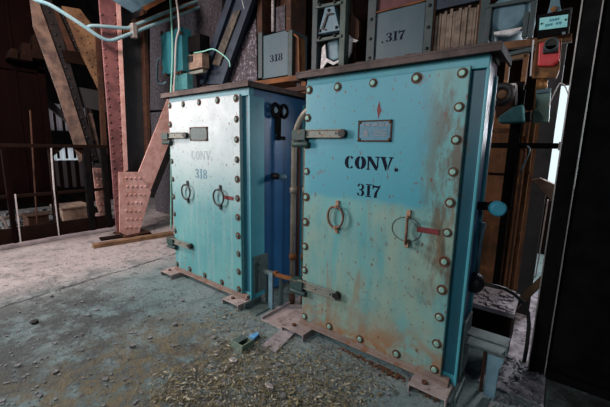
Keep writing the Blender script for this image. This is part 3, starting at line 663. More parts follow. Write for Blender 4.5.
# teal junction box with cables, left of the chute
v = 1.05
def pv(a, b, y): return at(a, b, 'y', y)
def slab(mb, px, y, th):
    P = [pv(a, b, y) for a, b in px]; mb.prism(P, (0, th, 0)); return P
def rect(mb, a0, b0, a1, b1, y, th):
    p, q = pv(a0, (b0+b1)/2, y), pv(a1, (b0+b1)/2, y); c0, c1 = pv((a0+a1)/2, b0, y), pv((a0+a1)/2, b1, y)
    mb.box(min(p.x, q.x), max(p.x, q.x), y, y+th, min(c0.z, c1.z), max(c0.z, c1.z)); return p, c1
jb = thing('junction_box', 'teal painted electrical junction box on the column behind cabinet 318', 'junction box', tuple(pv(172, 74, v)))
mb = MB(); rect(mb, 161.5, 30, 182, 73, v, .16); mb.build('box', m_teal, jb, bevel=.006)
for a, b in ((162, 33), (162, 68), (181, 33), (181, 72), (166, 74.5), (178, 73)):
    mb = MB(); p = pv(a, b, v); mb.box(p.x-.02, p.x+.02, v-.014, v+.01, p.z-.022, p.z+.022); mb.build('lug', m_rust, jb, bevel=.003)
mb = MB(); rect(mb, 174, 74, 187, 90, v+.02, .1); mb.build('gland_block', m_motor, jb, bevel=.006)
for k, (pts, m, lab) in enumerate((([(170, -8), (171.5, 20), (172.5, 50), (172, 70), (171, 92), (171, 130), (171, 268)], m_cable, 'mint green cable dropping in front of the junction box'),
                                   ([(175, -8), (178, 12), (179, 29), (176, 42), (175, 70), (174, 92), (174, 130), (174, 268)], m_cablepink, 'pale pinkish cable dropping beside the mint one'))):
    px_tube('cable', smooth(pts), v-.035, .013, m, lab, 'cable', 'cables over the junction box', 8, 'y')
px_tube('cable', smooth([(162, 58), (158, 60), (157, 72), (158, 82), (163, 84), (166, 82)]), v+.05, .015, m_bluegrey, 'grey cable loop left of the junction box', 'cable', None, 8, 'y')
t = thing('terminal_box', 'small open tan terminal box right of the teal junction box', 'terminal box', tuple(pv(194, 70, v+.1)))
mb = MB(); rect(mb, 185, 54, 202, 69, v+.1, .12); mb.build('body', m_wood, t, bevel=.005)
mb = MB(); rect(mb, 186.5, 56, 192, 62, v+.085, .02); mb.build('switch', m_dark, t); mb = MB(); rect(mb, 183, 36, 200, 52, v+.1, .16); mb.build('upper_housing', m_black, t)
mb = MB(); rect(mb, 184, 71, 203, 74, v+.1, .06); mb.build('rail', m_strap, t)
MB().tube([pv(a, b, v+.09) for a, b in smooth([(194, 53), (200, 52), (205, 51), (213, 49), (222, 54), (229, 61), (230, 67)])], .008, 8).build('curling_lead', m_cable, t, label='mint green lead curling off to the right')
# mottled steel wall plate behind, and the diagonal chute
mb = MB(); slab(mb, [(150, 25), (222, -12), (220, 70), (200, 110), (150, 110)], 1.55, .03); a, b = pv(200, 108, 1.55), pv(150, 108, 1.55); mb.box(b.x, a.x, 1.55, 1.58, 0, min(a.z, b.z)); tag(mb.build('steel_plate', m_mottle, loc=tuple(pv(170, 110, 1.55))), 'dark mottled steel plate behind the teal junction box', 'steel plate')
ch = thing('diagonal_chute', 'dark blue black diagonal chute with worn face behind cabinet 318', 'chute', tuple(pv(205, 85, 1.4)))
mb = MB(); slab(mb, [(200, 84), (222, 84), (254, -6), (232, -6)], 1.36, .22); mb.build('body', m_chute, ch)
mb = MB(); slab(mb, [(212, 64), (219, 66), (240, 10), (233, 12)], 1.335, .03); mb.build('worn_face', m_worn, ch)
mb = MB(); slab(mb, [(198, 84), (203, 84), (234, -6), (228, -6)], 1.31, .06); mb.build('left_flange', m_chute, ch)
mb = MB(); slab(mb, [(218, 84), (222, 84), (254, -6), (249, -6)], 1.31, .06); mb.build('right_flange', m_chute, ch)
mb = MB(); a, b = pv(257, 95, 1.44), pv(225, 95, 1.44); mb.prism([pv(222, 84, 1.44), pv(230, 62, 1.44), pv(256, 18, 1.44), a, (a.x, 1.44, 0), (b.x, 1.44, 0), b], (0, .03, 0)); tag(mb.build('steel_plate', m_fleck, loc=tuple(pv(240, 90, 1.44))), 'mottled flaking steel plate right of the diagonal chute', 'steel plate')
mb = MB(); mb.tube([pv(242, 0, 1.3), pv(247, 20, 1.38)], .006, 6); tag(mb.build('wire', m_cablepink, loc=tuple(pv(242, 0, 1.3))), 'thin pale wire hanging right of the diagonal chute', 'wire')
mb = MB(); slab(mb, [(238, -10), (258, -10), (257, 20), (246, 34)], 1.5, .05); tag(mb.build('steel_plate', m_fleck, loc=tuple(pv(250, 10, 1.5))), 'mottled plate at the top right of the diagonal chute', 'steel plate')

# ------------------------------------------------------------------ casings behind the cabinets
Y = 1.45
cs = thing('elevator_casing', 'grey blue steel casing stencilled 318 behind the left cabinet', 'casing', tuple(pv(275, 80, Y)), 'numbered casings behind the cabinets')
mb = MB(); p, q = rect(mb, 262, 33, 288, 77, Y, .40); mb.build('panel', m_casing, cs, bevel=.005)
for q in ((258, 32, 262, 78), (288, 30, 292, 77)):
    mb = MB(); rect(mb, *q, Y-.02, .42); mb.build('corner_angle', m_casedge, cs, bevel=.004)
a, b = pv(270, 52, Y), pv(283, 60, Y); stencil('318', a.x, b.x, Y-.001, b.z, b.z+.085, 'stencil_number', m_ink, cs)
mb = MB(); rect(mb, 257, -15, 262, 33, Y-.02, .3); rect(mb, 262, -15, 288, 32, Y+.22, .03); rect(mb, 286, -15, 291, 31, Y-.02, .3); mb.build('upper_channel', m_rust, cs, bevel=.004)
mb = MB(); p = pv(273, 15, Y+.12); mb.tube([(p.x, Y+.12, pv(273, 32, Y+.12).z), (p.x, Y+.12, pv(273, -15, Y+.12).z)], .022, 12); mb.build('bright_tube', m_white, cs, label='bright pale vertical tube in the brown recess')  # white colour stands in for a reflection along the conduit
mb = MB(); rect(mb, 276, 6, 285, 31, Y+.10, .1); mb.build('grey_block', m_mottle, cs)
rc = thing('rust_channel', 'orange brown rusted channel at the right edge of casing 318', 'channel', tuple(pv(295, 77, Y+.02)))
mb = MB(); slab(mb, [(292, 32), (298, 38), (298, 77), (292, 77)], Y+.03, .10); mb.build('web', m_rust, rc); mb = MB(); slab(mb, [(291.5, 31), (298.5, 37), (299.5, 77), (298, 77), (297.5, 38.5), (291.5, 33)], Y, .12); mb.build('lip', m_orange, rc)
mb = MB(); a, b = pv(252, 81.5, Y-.06), pv(303, 73.5, Y-.06); mb.box(a.x, b.x, Y-.06, Y+.40, a.z-.06, a.z); mb.box(a.x, a.x+.08, Y, Y+.1, 0, a.z-.06); mb.box(b.x-.08, b.x, Y, Y+.1, 0, a.z-.06)
tag(mb.build('support_beam', m_orange, loc=(a.x, Y, 0), bevel=.005), 'rust orange ledge beam carrying casing 318', 'beam')
mb = MB(); a, b = pv(272, 90, Y-.25), pv(306, 84, Y-.25); mb.box(a.x, b.x+.25, Y-.27, Y-.20, a.z-.05, a.z+.0); mb.box(a.x, a.x+.07, Y-.27, Y-.20, 0, a.z-.05)
tag(mb.build('support_beam', m_rust, loc=(a.x, Y-.2, 0), bevel=.005), 'lower brown ledge beam just above the left cabinet lid', 'beam')
mb = MB(); p, q = rect(mb, 290, 76, 300, 81, Y-.05, .2); mb.box(p.x+.02, q.x, Y+.05, Y+.1, 0, q.z); tag(mb.build('angle_shelf', m_lid, loc=(p.x, Y, 0), bevel=.003), 'pale dusty angle shelf at the right end of the ledge beam', 'shelf')

mb = MB(); p, q = rect(mb, 299, -20, 313, 78, 1.75, .06); mb.box(p.x, p.x+.30, 1.75, 1.81, 0, q.z); tag(mb.build('rusted_sheet', m_rustdark, loc=(p.x, 1.75, 0)), 'dark rust panel between casing 318 and the hanger frame', 'panel')
# hanger frame with trapezoid casting
hf = thing('hanger_frame', 'grey green hanger frame with trapezoid casting behind the cabinets', 'frame', tuple(pv(330, 70, Y)))
mb = MB(); rect(mb, 312, -15, 317, 72, Y-.02, .12); mb.build('left_channel', m_casedge, hf, bevel=.004)
mb = MB(); rect(mb, 339.5, -15, 345, 72, Y-.03, .10); mb.build('right_channel', m_greygreen, hf, bevel=.004)
for b in (4, 37.5):
    mb = MB(); slab(mb, [(315, b+1.5), (341, b-3.5), (341, b-.5), (315, b+4.5)], Y-.05, .04); c = mb.build('cross_bar', m_greygreen, hf, bevel=.003)
    for x in (320, 335): MB().dome(pv(x, b+1-(x-316)*.18, Y-.05), (0, -1, 0), .022, .02, 8).build('bolt', m_dark, c)
mb = MB(); slab(mb, [(325, 7), (334, 5.5), (340, 30), (318, 34)], Y-.02, .08); tp = mb.build('trapezoid_casting', m_bluegrey, hf, bevel=.008)
mb = MB(); slab(mb, [(327, 13.5), (331, 12.5), (334, 13.5), (332, 14.5), (327.5, 15.5), (323.5, 28), (326, 29.5), (325, 30.5), (321, 29)], Y-.035, .025); mb.build('raised_rib', m_dark, tp)
for a, b in ((320, 31), (336.5, 27.5), (329, 10.5)): MB().dome(pv(a, b, Y-.02), (0, -1, 0), .018, .02, 8).build('bolt', m_dark, tp)
hp = MB(); slab(hp, [(327, 41), (338, 39), (339.5, 58), (333, 61), (326, 58)], Y+.06, .12); hp.build('hopper', m_bluegrey, hf, bevel=.02)
mb = MB(); slab(mb, [(322, 48), (325, 44), (326, 58), (334, 62), (340, 59), (341, 61), (333, 65), (327, 62), (324, 66), (322, 71), (320, 72)], Y+.02, .02); mb.build('torn_edge', m_white, hf, label='torn pale edge under the hopper')
tc = thing('torn_cover', 'crumpled rusty sheet with torn white edge right of the hanger frame', 'sheet metal', tuple(pv(350, 40, Y+.1)))
mb = MB(); slab(mb, [(345, -10), (351, -10), (353, 14), (359, 21), (359, 36), (357, 41), (352, 40), (346, 32)], Y+.08, .05); mb.build('sheet', m_rust, tc)
mb = MB(); slab(mb, [(346, 31), (352, 38), (358, 40.5), (356, 42), (352, 42), (351, 52), (346, 62), (343, 70), (342, 64), (347, 56), (349, 44)], Y+.06, .02); mb.build('torn_edge', m_white, tc)
mb = MB(); p, q = rect(mb, 345, 38, 356, 72, Y+.25, .05); mb.box(p.x, p.x+.2, Y+.25, Y+.3, 0, q.z); tag(mb.build('rusted_sheet', m_rustdark, loc=(p.x, Y+.25, 0)), 'small dark rust panel behind the torn cover', 'panel')
# casing 317
cs = thing('elevator_casing', 'grey blue steel casing stencilled 317 behind the near cabinet', 'casing', (pv(400, 40, Y).x, Y, 0), 'numbered casings behind the cabinets')
p0, p1 = pv(375, 30, Y), pv(424, 30, Y); zt = pv(400, 8, Y).z; zt2 = zt+.0
MB().box(p0.x, p1.x, Y, Y+.5, 0, zt).build('panel', m_casing, cs, bevel=.005)
MB().box(p0.x, p1.x, Y+.012, Y+.5, zt+.012, 3.4).build('upper_panel', m_pinkdark, cs, bevel=.005, label='faded pink upper panel')
MB().box(p0.x, p1.x, Y-.02, Y+.48, zt, zt+.012).build('seam_strip', m_orange, cs)
for nm, a, b in (('left_angle', 367, 375), ('right_angle', 424, 432)):
    a, b = pv(a, 30, Y-.02), pv(b, 30, Y-.02); mb = MB(); mb.box(a.x, b.x, Y-.02, Y+.5, 0, 3.4)
    f = mb.build(nm, m_casedge, cs, bevel=.004)
    for z in (2.05, 2.22, 2.40, 2.58): MB().dome(((a.x+b.x)/2, Y-.02, z), (0, -1, 0), .016, .014, 8).build('bolt', m_dark, f)
a, b = pv(386.5, 32, Y), pv(405, 40, Y); stencil('317', a.x, b.x, Y-.001, a.z-.095, a.z-.01, 'stencil_number', m_ink, cs)
a, b = pv(382, 33, Y), pv(385, 40, Y); stencil('.', a.x, a.x+.026, Y-.001, a.z-.095, a.z-.03, 'stencil_dot', m_ink, cs)

# slatted screen, post and motor housing to the upper right
Y2 = 1.45
sc = thing('slatted_screen', 'tan slatted screen in a dark frame right of casing 317', 'screen', (pv(455, 40, Y2).x, Y2, 0))
a, b = pv(434, 30, Y2), pv(477, 30, Y2); zlo, zhi = 1.82, pv(455, 13, Y2).z
n = 15
for i in range(n):
    x = a.x+(b.x-a.x)*(i+.1)/n; w = (b.x-a.x)/n*random.uniform(.84, .97)
    MB().box(x, x+w, Y2+.02+random.uniform(0, .012), Y2+.045, zlo, zhi+.03+random.uniform(-.02, .02)).build('slat', m_louvre, sc)
MB().box(a.x, b.x, Y2+.05, Y2+.07, zlo-.02, zhi+.5).build('backing', m_rustdark, sc)
MB().box(a.x, b.x, Y2, Y2+.03, zhi+.06, zhi+.16).build('header', m_chute, sc)
mb = MB(); mb.box(a.x-.02, a.x, Y2-.01, Y2+.08, 0, 3.4); mb.box(b.x, b.x+.015, Y2-.01, Y2+.08, 0, 3.4); mb.box(a.x, b.x, Y2-.01, Y2+.08, zlo-.06, zlo); mb.build('frame', m_rust, sc)
MB().box(a.x, b.x, Y2+.0, Y2+.02, zlo+.10, zlo+.13).build('cross_batten', m_louvre, sc)
p, q = pv(479.5, 20, 1.35), pv(488, 20, 1.35); MB_ = MB(); MB_.box(p.x, q.x, 1.35, 1.37, 0, 3.4); MB_.box(p.x, p.x+.012, 1.37, 1.45, 0, 3.4)
tag(MB_.build('angle_post', m_casedge, loc=(p.x, 1.35, 0), bevel=.003), 'dark grey green angle post right of the slatted screen', 'post')

Y3 = 1.15
mh = thing('motor_housing', 'bluish grey rounded motor housing in an open rusty frame at upper right', 'motor', tuple(pv(515, 34, Y3)))
a, b = pv(511, 20, Y3+.1), pv(511, 20, Y3+.35)
mb = MB(); r = .145; c = pv(509.5, 16, Y3+.1)
mb.tube([(c.x, Y3+.04, c.z), (c.x, Y3+.08, c.z), (c.x, Y3+.38, c.z), (c.x, Y3+.42, c.z)], [r*.7, r, r, r*.7], 24); mb.build('drum', m_bluegrey, mh)
mb = MB(); slab(mb, [(494, 32), (522, 27), (521, 29), (508, 34.5), (494, 34.5)], Y3, .05); mb.build('bottom_lip', m_white, mh, label='pale flaking bottom lip')
mb = MB(); rect(mb, 485.5, 5, 490, 42, Y3, .05); rect(mb, 523, 12, 528, 36, Y3, .08); rect(mb, 530, -12, 535.5, 36, Y3, .05); slab(mb, [(486, 5), (534, -4), (534, 0), (486, 8)], Y3-.01, .05)
mb.build('frame', m_casedge, mh, bevel=.003)
mb = MB(); rect(mb, 487, 28, 495, 42, Y3+.06, .1); mb.build('side_block', m_casing, mh)

fr = thing('rusty_subframe', 'brown rusty frame of crossing bars beside the near cabinet at right', 'frame', (pv(515, 340, 1.0).x, 1.0, 0))
Y4 = 1.0
def zz(px, py, y): return pv(px, py, y).z
mb = MB(); slab(mb, [(503, 42), (572, 33), (572, 41), (503, 49)], Y4, .05); mb.build('top_bar', m_rustwarm, fr, bevel=.004)
mb = MB(); slab(mb, [(508, 52), (535, 46), (535, 50), (508, 56)], Y4, .04); mb.build('upper_bar', m_casedge, fr, bevel=.003)
for a, b, c, d in ((505, 56, 509, 84), (522, 54, 527, 84)):
    mb = MB(); rect(mb, a, b, c, d, Y4+.02, .04); mb.build('short_bar', m_rustwarm, fr)
mb = MB(); slab(mb, [(505, 57), (527, 53), (527, 57), (505, 61)], Y4+.02, .04); mb.build('short_bar', m_tan, fr)
pA = pv(514.5, 130, Y4); MB().box(pA.x-.022, pA.x+.022, Y4, Y4+.05, 0, zz(514, 82, Y4)).build('post', m_black, fr, bevel=.003)
pB = pv(532, 130, Y4+.05); MB().box(pB.x-.012, pB.x+.016, Y4+.05, Y4+.09, 0, 2.0).build('post', m_rustwarm, fr, bevel=.003)
pC = pv(489, 145, Y4+.15); MB().box(pC.x-.012, pC.x+.012, Y4+.15, Y4+.19, 0, 1.62).build('post', m_rustwarm, fr, bevel=.003)
MB().box(pv(484, 152, Y4-.03).x, pv(558, 148, Y4-.03).x, Y4-.035, Y4, 1.335, 1.372).build('cross_bar', m_black, fr, bevel=.004)
MB().box(pv(558, 148, Y4-.03).x, pv(566, 148, Y4-.03).x, Y4-.04, Y4+.0, 1.325, 1.380).build('bar_end', m_galv, fr, bevel=.004)
MB().box(pv(489, 130, Y4).x, pA.x, Y4+.005, Y4+.03, 1.44, 1.475).build('cross_bar', m_rustwarm, fr, bevel=.003)
MB().box(pv(487, 178, Y4+.1).x, pA.x, Y4+.12, Y4+.14, 1.13, 1.15).build('cross_bar', m_rustdark, fr, bevel=.003)
for x in (521.5, 527):
    p = pv(x, 130, Y4+.12); MB().box(p.x-.008, p.x+.008, Y4+.12, Y4+.14, 0, 1.6).build('flat_bar', m_rustdark if x < 525 else m_rust, fr)
tag(MB().box(.55, 1.28, 1.32, 1.35, 0, 1.62).build('rusted_sheet', m_rustwarm, loc=(.8, 1.32, 0)), 'brown rust streaked steel panel behind the crossing bars at right', 'panel')
tag(MB().box(pv(536, 150, 1.3).x, pv(552, 150, 1.3).x, 1.30, 1.36, 0, 2.3).build('steel_post', m_web, loc=(pv(544, 150, 1.3).x, 1.3, 0), bevel=.003), 'wide dark grey post left of the bright opening', 'post')
MB().tube([pv(a, b, Y4-.045) for a, b in smooth([(520, 172), (526, 160), (530, 150), (527, 146)])], .006, 6).build('hooked_wire', m_bluegrey, fr)
mb = MB(); rect(mb, 521, 136, 526, 150, Y4+.1, .012); tag(mb.build('orange_tag', m_orange, loc=tuple(pv(523, 150, Y4+.1))), 'small orange tag behind the dark cross bar', 'tag')
mb = MB(); rect(mb, 525.5, 171, 530, 174, Y4+.03, .02); tag(mb.build('bolt_head', m_orange, loc=tuple(pv(528, 174, Y4+.03))), 'small orange rusty bolt head on the thin brown post', 'bolt')

# sign, red switch and fittings
Y5 = .92
sp = thing('sign_board', 'pale cyan enamel sign with two lines of blue writing at upper right', 'sign', tuple(pv(553, 38, Y5)))
mb = MB(); slab(mb, [(537, 15), (570, 9), (568, 33), (537, 39)], Y5, .02); mb.build('backing_plate', m_black, sp, bevel=.003)
mb = MB(); s4 = slab(mb, [(539.8, 18), (568.3, 14.3), (567, 26.7), (539, 30.2)], Y5-.006, .008); mb.build('sign_face', m_sign, sp)
def on(u, v): return s4[0].lerp(s4[1], u).lerp(s4[3].lerp(s4[2], u), v)+V3(0, -.0015, 0)
mb = MB()
for u0, u1, v0, v1 in ((.36, .44, .22, .40), (.46, .53, .20, .38), (.55, .62, .19, .38), (.64, .70, .18, .36), (.22, .30, .58, .78), (.32, .39, .58, .76), (.41, .48, .57, .74), (.60, .68, .54, .72), (.70, .80, .52, .66), (.73, .77, .66, .76)):
    mb.prism([on(u0, v0), on(u1, v0), on(u1, v1), on(u0, v1)], (0, .001, 0))
mb.build('lettering', m_signink, sp)
for u, v_ in ((.08, .5), (.93, .42)): MB().dome(on(u, v_), (0, -1, 0), .006, .005, 8).build('screw', m_dark, sp)
mb = MB(); mb.prism([pv(562, 32, Y5-.001), pv(565.5, 31.5, Y5-.001), pv(565.5, 34, Y5-.001), pv(562, 34.5, Y5-.001)], (0, .001, 0)); mb.build('small_mark', m_platelite, sp)
sk = thing('lifting_shackle', 'pale blue shackle bracket above the cyan sign', 'shackle', tuple(pv(553, 13, Y5+.03)))
mb = MB(); slab(mb, [(547, 15), (550, 4), (552, -8), (559, -8), (560, 4), (562, 13), (558, 14), (556, 10), (552, 11), (551, 15)], Y5+.02, .03); mb.build('body', m_bluegrey, sk, bevel=.004)
mb = MB(); mb.tube([pv(553.5, 9, Y5+.005), pv(553.5, 9, Y5+.02)], .016, 12); mb.build('pin', m_brass, sk)
sw = thing('isolator_switch', 'red isolator switch with dark rotary knob below the cyan sign', 'switch', tuple(pv(549, 68, Y5)))
mb = MB(); slab(mb, [(536.5, 42), (562, 38), (559.5, 70), (556, 78), (532, 78), (531, 74)], Y5+.01, .05); mb.build('back_box', m_rustwarm, sw, bevel=.004)
mb = MB(); slab(mb, [(539, 43), (556, 38), (560, 41), (559, 60), (552, 66), (537.5, 66)], Y5-.03, .04); mb.build('red_cover', m_redbox, sw, bevel=.008)
c = pv(551.5, 45.5, Y5-.03); mb = MB(); mb.cyl((c.x, Y5-.055, c.z), (c.x, Y5-.03, c.z), .040, 18); mb.box(c.x-.040, c.x+.040, Y5-.055, Y5-.03, c.z-.048, c.z); mb.build('rotary_knob', m_dark, sw, bevel=.006)
mb = MB(); mb.tube([(c.x+.034*math.cos(2*PI*i/20), Y5-.056, c.z+.034*math.sin(2*PI*i/20)) for i in range(20)], .006, 6, True); mb.build('knob_ring', m_casedge, sw)
mb = MB(); c = pv(542.5, 84, Y5+.03); mb.tube([(c.x, Y5+.04, c.z+.07), (c.x, Y5+.04, c.z+.02), (c.x, Y5+.04, c.z+.018), (c.x, Y5+.04, c.z-.03)], [.020, .020, .028, .028], 12); mb.build('brass_nipple', m_brass, sw)
mb = MB(); mb.bar(pv(533.5, 40, Y5-.01), pv(530.5, 76, Y5-.01), .008, .012, (0, 1, 0)); mb.build('side_edge', m_white, sw)
lb = thing('limit_switch', 'pale mint green limit switch box hanging below the red switch', 'switch', tuple(pv(542, 122, Y5)))
mb = MB(); slab(mb, [(536, 90), (551, 88), (549, 122), (532, 123), (532.5, 112), (536, 108)], Y5, .06); mb.build('body', m_mint, lb, bevel=.006)
mb = MB(); slab(mb, [(536, 90), (551, 88), (551, 92), (536, 94)], Y5-.012, .02); mb.build('cap', m_bluegrey, lb, bevel=.003)
MB().tube([pv(a, b, Y5-.006) for a, b in smooth([(548, 108), (552, 98), (558, 86), (561, 83), (566, 88), (571, 104)])], .004, 6).build('lead_wire', m_galv, lb)
mt = thing('drive_motor', 'small teal motor with round pulley beside the cabinet top at right', 'motor', tuple(pv(512, 122, Y5-.1)))
Y6 = .84
mb = MB(); slab(mb, [(498, 117), (512, 107), (523, 104), (525, 122), (498, 123)], Y6, .14); mb.build('motor_body', m_motor, mt, bevel=.012)
mb = MB(); slab(mb, [(525, 112), (531, 111), (531, 121), (525, 121)], Y6+.03, .08); mb.build('shaft_coupling', m_dark, mt, bevel=.006)
c = pv(502, 94.5, Y6); pr = MB(); pr.tube([(c.x+.055*math.cos(2*PI*i/28), Y6, c.z+.055*math.sin(2*PI*i/28)) for i in range(28)], .022, 8, True); pr.build('pulley_rim', m_rubber, mt)
MB().cyl((c.x, Y6-.01, c.z), (c.x, Y6+.02, c.z), .026, 14).build('pulley_hub', m_tan, mt)
mb = MB(); slab(mb, [(496, 86), (516, 84), (516, 108), (496, 118)], Y6+.10, .04); mb.build('mount_plate', m_rust, mt)
mb = MB(); slab(mb, [(515, 85), (517, 85), (517, 104), (515, 105)], Y6+.08, .03); slab(mb, [(502, 84.5), (516, 83), (516, 85), (502, 86)], Y6+.08, .03); mb.build('bright_lip', m_white, mt)
mb = MB(); mb.box(pv(513, 100, .95).x, pv(524, 100, .95).x, .95, 1.0, 0.9, 1.72); tag(mb.build('steel_post', m_black, loc=(pv(518, 100, .95).x, .95, .9)), 'black upright bar behind the teal motor', 'post')

# pale timber wedge and diagonal bars near the bright opening
wd = MB(); slab(wd, [(531, 180), (540, 178), (560, 187), (560, 205), (553, 203)], 1.15, .10); tag(wd.build('timber_block', m_wood, loc=tuple(pv(548, 203, 1.15)), bevel=.004), 'pale wooden wedge beside the dark post at right', 'timber')
mb = MB(); mb.bar(pv(513, 308, .95), pv(551, 272, .80), .03, .04); tag(mb.build('diagonal_bar', m_tan, loc=tuple(pv(513, 308, .95)), bevel=.003), 'tan rusty diagonal bar low at right behind the dark post', 'bar')
mb = MB(); q0, q1 = pv(548, 200, 2.4), pv(538, 262, 2.4); mb.bar(q0, q0+(q1-q0)*(q0.z/(q0.z-q1.z)), .012, .035); tag(mb.build('steel_rod', m_galv, loc=tuple(pv(538, 262, 2.4))), 'thin bright upright rod left of the dark post at right', 'rod')
# dusty ledge low behind the cabinet
lg = thing('dusty_ledge', 'dust covered concrete ledge low behind the near cabinet at right', 'ledge', (1.1, .9, 0))
MB().box(.62, 1.23, .60, .95, .0, .27).build('block', m_rustdark, lg, bevel=.01); mb = MB(); mb.box(.61, 1.24, .59, .96, .27, .30)
for i in range(140):
    x, y, r = random.uniform(.80, 1.23), random.uniform(.60, .94), random.uniform(.006, .024); mb.prism([(x+r*math.cos(k*1.57+i), y+r*math.sin(k*1.57+i), .295) for k in range(4)], (random.uniform(-.01, .01), 0, r))
mb.build('dusty_top', m_conc, lg)
# concrete apron with dirt at the lower right
ap = MB(); ap.box(1.13, 1.44, .215, 1.9, 0, .012); tag(ap.build('concrete_slab', m_slab, loc=(1.3, .5, 0), bevel=.004), 'dirty grey concrete slab at the foot of the dark post', 'slab')
# dark tall post and dark plate at right edge
dp = thing('dark_post', 'tall black steel post with pale edges imitating back light at the right', 'post', (1.39, .52, 0))
MB().box(1.352, 1.430, .50, .56, 0, 3.4).build('web', m_black, dp, bevel=.003)
e1 = MB(); e1.box(1.347, 1.353, .495, .505, .02, 3.4); e1.build('left_rim_light', m_galv, dp); e1 = MB(); e1.box(1.428, 1.433, .495, .505, .02, 3.4); e1.build('right_rim_light', m_galv, dp)  # pale strips imitate back light along the post edges
wp = MB(); wp.box(1.436, 3.6, .54, .57, .0, 3.6); wp.box(1.436, 3.6, .50, .54, .0, .05)
for x in (2.0, 2.6, 3.2): wp.box(x, x+.05, .50, .54, .05, 3.6)
tag(wp.build('steel_partition', m_black, loc=(2.4, .55, 0)), 'black steel partition plate at the right edge of the photo', 'partition')  # near-black base colour stands in for shade on the partition

# ------------------------------------------------------------------ litter
lt = MB(); 
def leaf(mb, x, y, z, s):
    a = random.uniform(0, 2*PI); b = random.uniform(-.5, .5); ux = V3(math.cos(a), math.sin(a), math.sin(b)*.4)*s; uy = V3(-math.sin(a), math.cos(a), random.uniform(-.3, .3))*s*random.uniform(.2, .5)
    p = V3(x, y, z); vs = [mb.bm.verts.new(q) for q in (p-ux, p+uy*.8-ux*.2, p+ux, p-uy*.8+ux*.1)]; mb.mi = random.choice((0, 0, 1, 2, 2, 3)); mb._f(vs)
n = 0
while n < 6500:
    px, py = random.uniform(150, 420), random.uniform(300, 412)
    dens = 0
    for cx, cy, rx, ry in ((290, 385, 110, 45), (232, 322, 38, 16), (250, 360, 60, 30), (190, 390, 60, 25), (330, 370, 45, 25)):
        dens = max(dens, 1-((px-cx)/rx)**2-((py-cy)/ry)**2)
    if random.random() > dens*1.3: continue
    p = at(px, py, 'z', 0); n += 1
    if p.y > -.03 and not -.5 < p.x < -.05: continue
    leaf(lt, p.x, p.y, random.uniform(.003, .022), random.uniform(.004, .013) if random.random() < .93 else .02)
tag(lt.build('leaf_litter', [m_leaf, m_chip, m_leafdark, m_leafpale], loc=(.1, -.5, 0)), 'dry straw coloured leaf litter spread over the floor before the cabinets', 'leaf litter', None, 'stuff')
ru = MB()
for i in range(900):
    if i < 420: p = at(random.uniform(0, 300), random.uniform(285, 407), 'z', 0)
    elif i < 560: p = at(random.uniform(310, 455), random.uniform(325, 400), 'z', 0)
    else: p = V3(random.uniform(1.14, 1.43), random.uniform(.02, .60), 0)
    if i < 560 and p.y > -.04 and p.x > -1.7: continue
    r = random.uniform(.003, .010) if random.random() < .9 else random.uniform(.010, .022)
    z0 = .0
    if p.y > .21 and p.x > 1.12: z0 = .012
    ru.prism([(p.x+r*random.uniform(.6, 1.3)*math.cos(k*1.257+i), p.y+r*random.uniform(.6, 1.3)*math.sin(k*1.257+i), z0) for k in range(5)], (random.uniform(-.003, .003), random.uniform(-.003, .003), r*random.uniform(.4, 1)))
tag(ru.build('gravel', m_chip, loc=(0, -.3, 0)), 'small grey gravel and paint flakes strewn across the concrete floor', 'gravel', None, 'stuff')
rb = MB()
for i in range(240):
    t_ = random.random(); x = .35+.70*t_; y = -.022-.09*t_*random.random()**1.5; r = random.uniform(.003, .011)
    rb.prism([(x+r*random.uniform(.6, 1.3)*math.cos(k*1.257+i), y+r*random.uniform(.6, 1.3)*math.sin(k*1.257+i), 0) for k in range(5)], (0, 0, r*random.uniform(.5, 1.1)))
tag(rb.build('rust_flakes', m_flake, loc=(.8, -.06, 0)), 'heap of brown rust flakes along the bottom of the near cabinet', 'rust flakes', None, 'stuff')
p = at(236, 350, 'z', 0); t = thing('scrap_box', 'small crushed grey green box on the litter before the gap', 'box', (p.x, p.y, 0))
mb = MB(); x, y = p.x, p.y
for q in ((x-.05, x+.06, y, y+.008), (x-.05, x+.06, y+.09, y+.098), (x-.05, x-.042, y+.008, y+.09), (x+.052, x+.06, y+.008, y+.09)): mb.box(*q, .004, .05)
mb.box(x-.05, x+.06, y, y+.098, 0, .004); mb.build('shell', m_greenscrap, t); MB().box(x-.042, x+.012, y+.0085, y+.0895, .046, .052).build('flap', m_plategrey, t)
p = at(251, 340, 'z', 0); mb = MB(); mb.prism([(p.x-.02, p.y-.02, 0), (p.x+.03, p.y-.01, 0), (p.x+.02, p.y+.04, 0), (p.x-.01, p.y+.05, 0)], (.01, .01, .035)); tag(mb.build('blue_scrap', m_bluescrap, loc=(p.x, p.y, 0), bevel=.004), 'crumpled bright blue scrap on the floor by the steel plate', 'scrap')
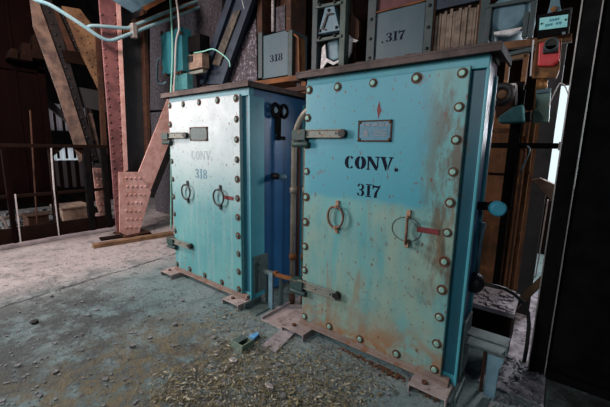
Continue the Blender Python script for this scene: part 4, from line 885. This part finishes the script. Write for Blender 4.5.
for k, (a, b, s, lab) in enumerate(((233, 362, .035, 'pale flat stone chip on the litter below the grey green box'), (268, 388, .03, 'pale flat chip at the bottom middle of the litter'), (34, 323, .035, 'dark chunk on the bare floor at left'))):
    p = at(a, b, 'z', 0); mb = MB(); mb.prism([(p.x+s*random.uniform(.7, 1.4)*math.cos(i*1.05), p.y+s*.6*random.uniform(.7, 1.3)*math.sin(i*1.05), 0) for i in range(6)], (.004, .003, .02))
    tag(mb.build('stone_chip', m_galv if k < 2 else m_dark, loc=(p.x, p.y, 0), bevel=.004), lab, 'stone')

# ------------------------------------------------------------------ light
w = bpy.data.worlds.new('sky'); S.world = w; w.use_nodes = True
bg = w.node_tree.nodes['Background']; bg.inputs[0].default_value = (.78, .93, 1, 1); bg.inputs[1].default_value = 1.1
def area(name, loc, target, sx, sy, e, col):
    l = bpy.data.lights.new(name, 'AREA'); l.shape = 'RECTANGLE'; l.size = sx; l.size_y = sy; l.energy = e; l.color = col
    o = bpy.data.objects.new(name, l); C.objects.link(o); o.location = loc
    o.rotation_euler = (Vector(target)-Vector(loc)).to_track_quat('-Z', 'Y').to_euler(); return o
area('daylight_left_bay', (-5.2, -3.6, 2.2), (-1.1, 0, 1.3), 1.5, 1.5, 270, (1, .96, .96))
area('front_fill_light', (.1, -3.0, 2.3), (.3, 0, .5), .7, .7, 38, (.95, .985, 1))  # added fill inside the hall
area('daylight_roof_light', (-2.3, -1.5, 3.2), (-3.4, .1, .1), .6, .6, 125, (1, .80, .74))
area('side_fill_light', (3.4, -3.0, 2.0), (.2, .3, .7), .7, .7, 14, (.78, .88, 1))  # added fill to brighten the blue cabinet side, unseen source
area('right_fill_light', (2.7, .95, 2.3), (1.0, .8, .6), .5, .6, 22, (1, .90, .88))  # added fill for the area behind the partition, unseen source
area('daylight_back_opening', (1.75, 3.1, 1.9), (1.2, .6, .1), .45, .9, 60, (.88, .93, 1))
def point(name, loc, e, col, r=.06):
    l = bpy.data.lights.new(name, 'POINT'); l.energy = e; l.color = col; l.shadow_soft_size = r
    o = bpy.data.objects.new(name, l); C.objects.link(o); o.location = loc
point('warm_fill_light', (-3.5, -.55, 3.7), 9, (1, .66, .38))  # added warm fill for the diagonal braces, no lamp modelled
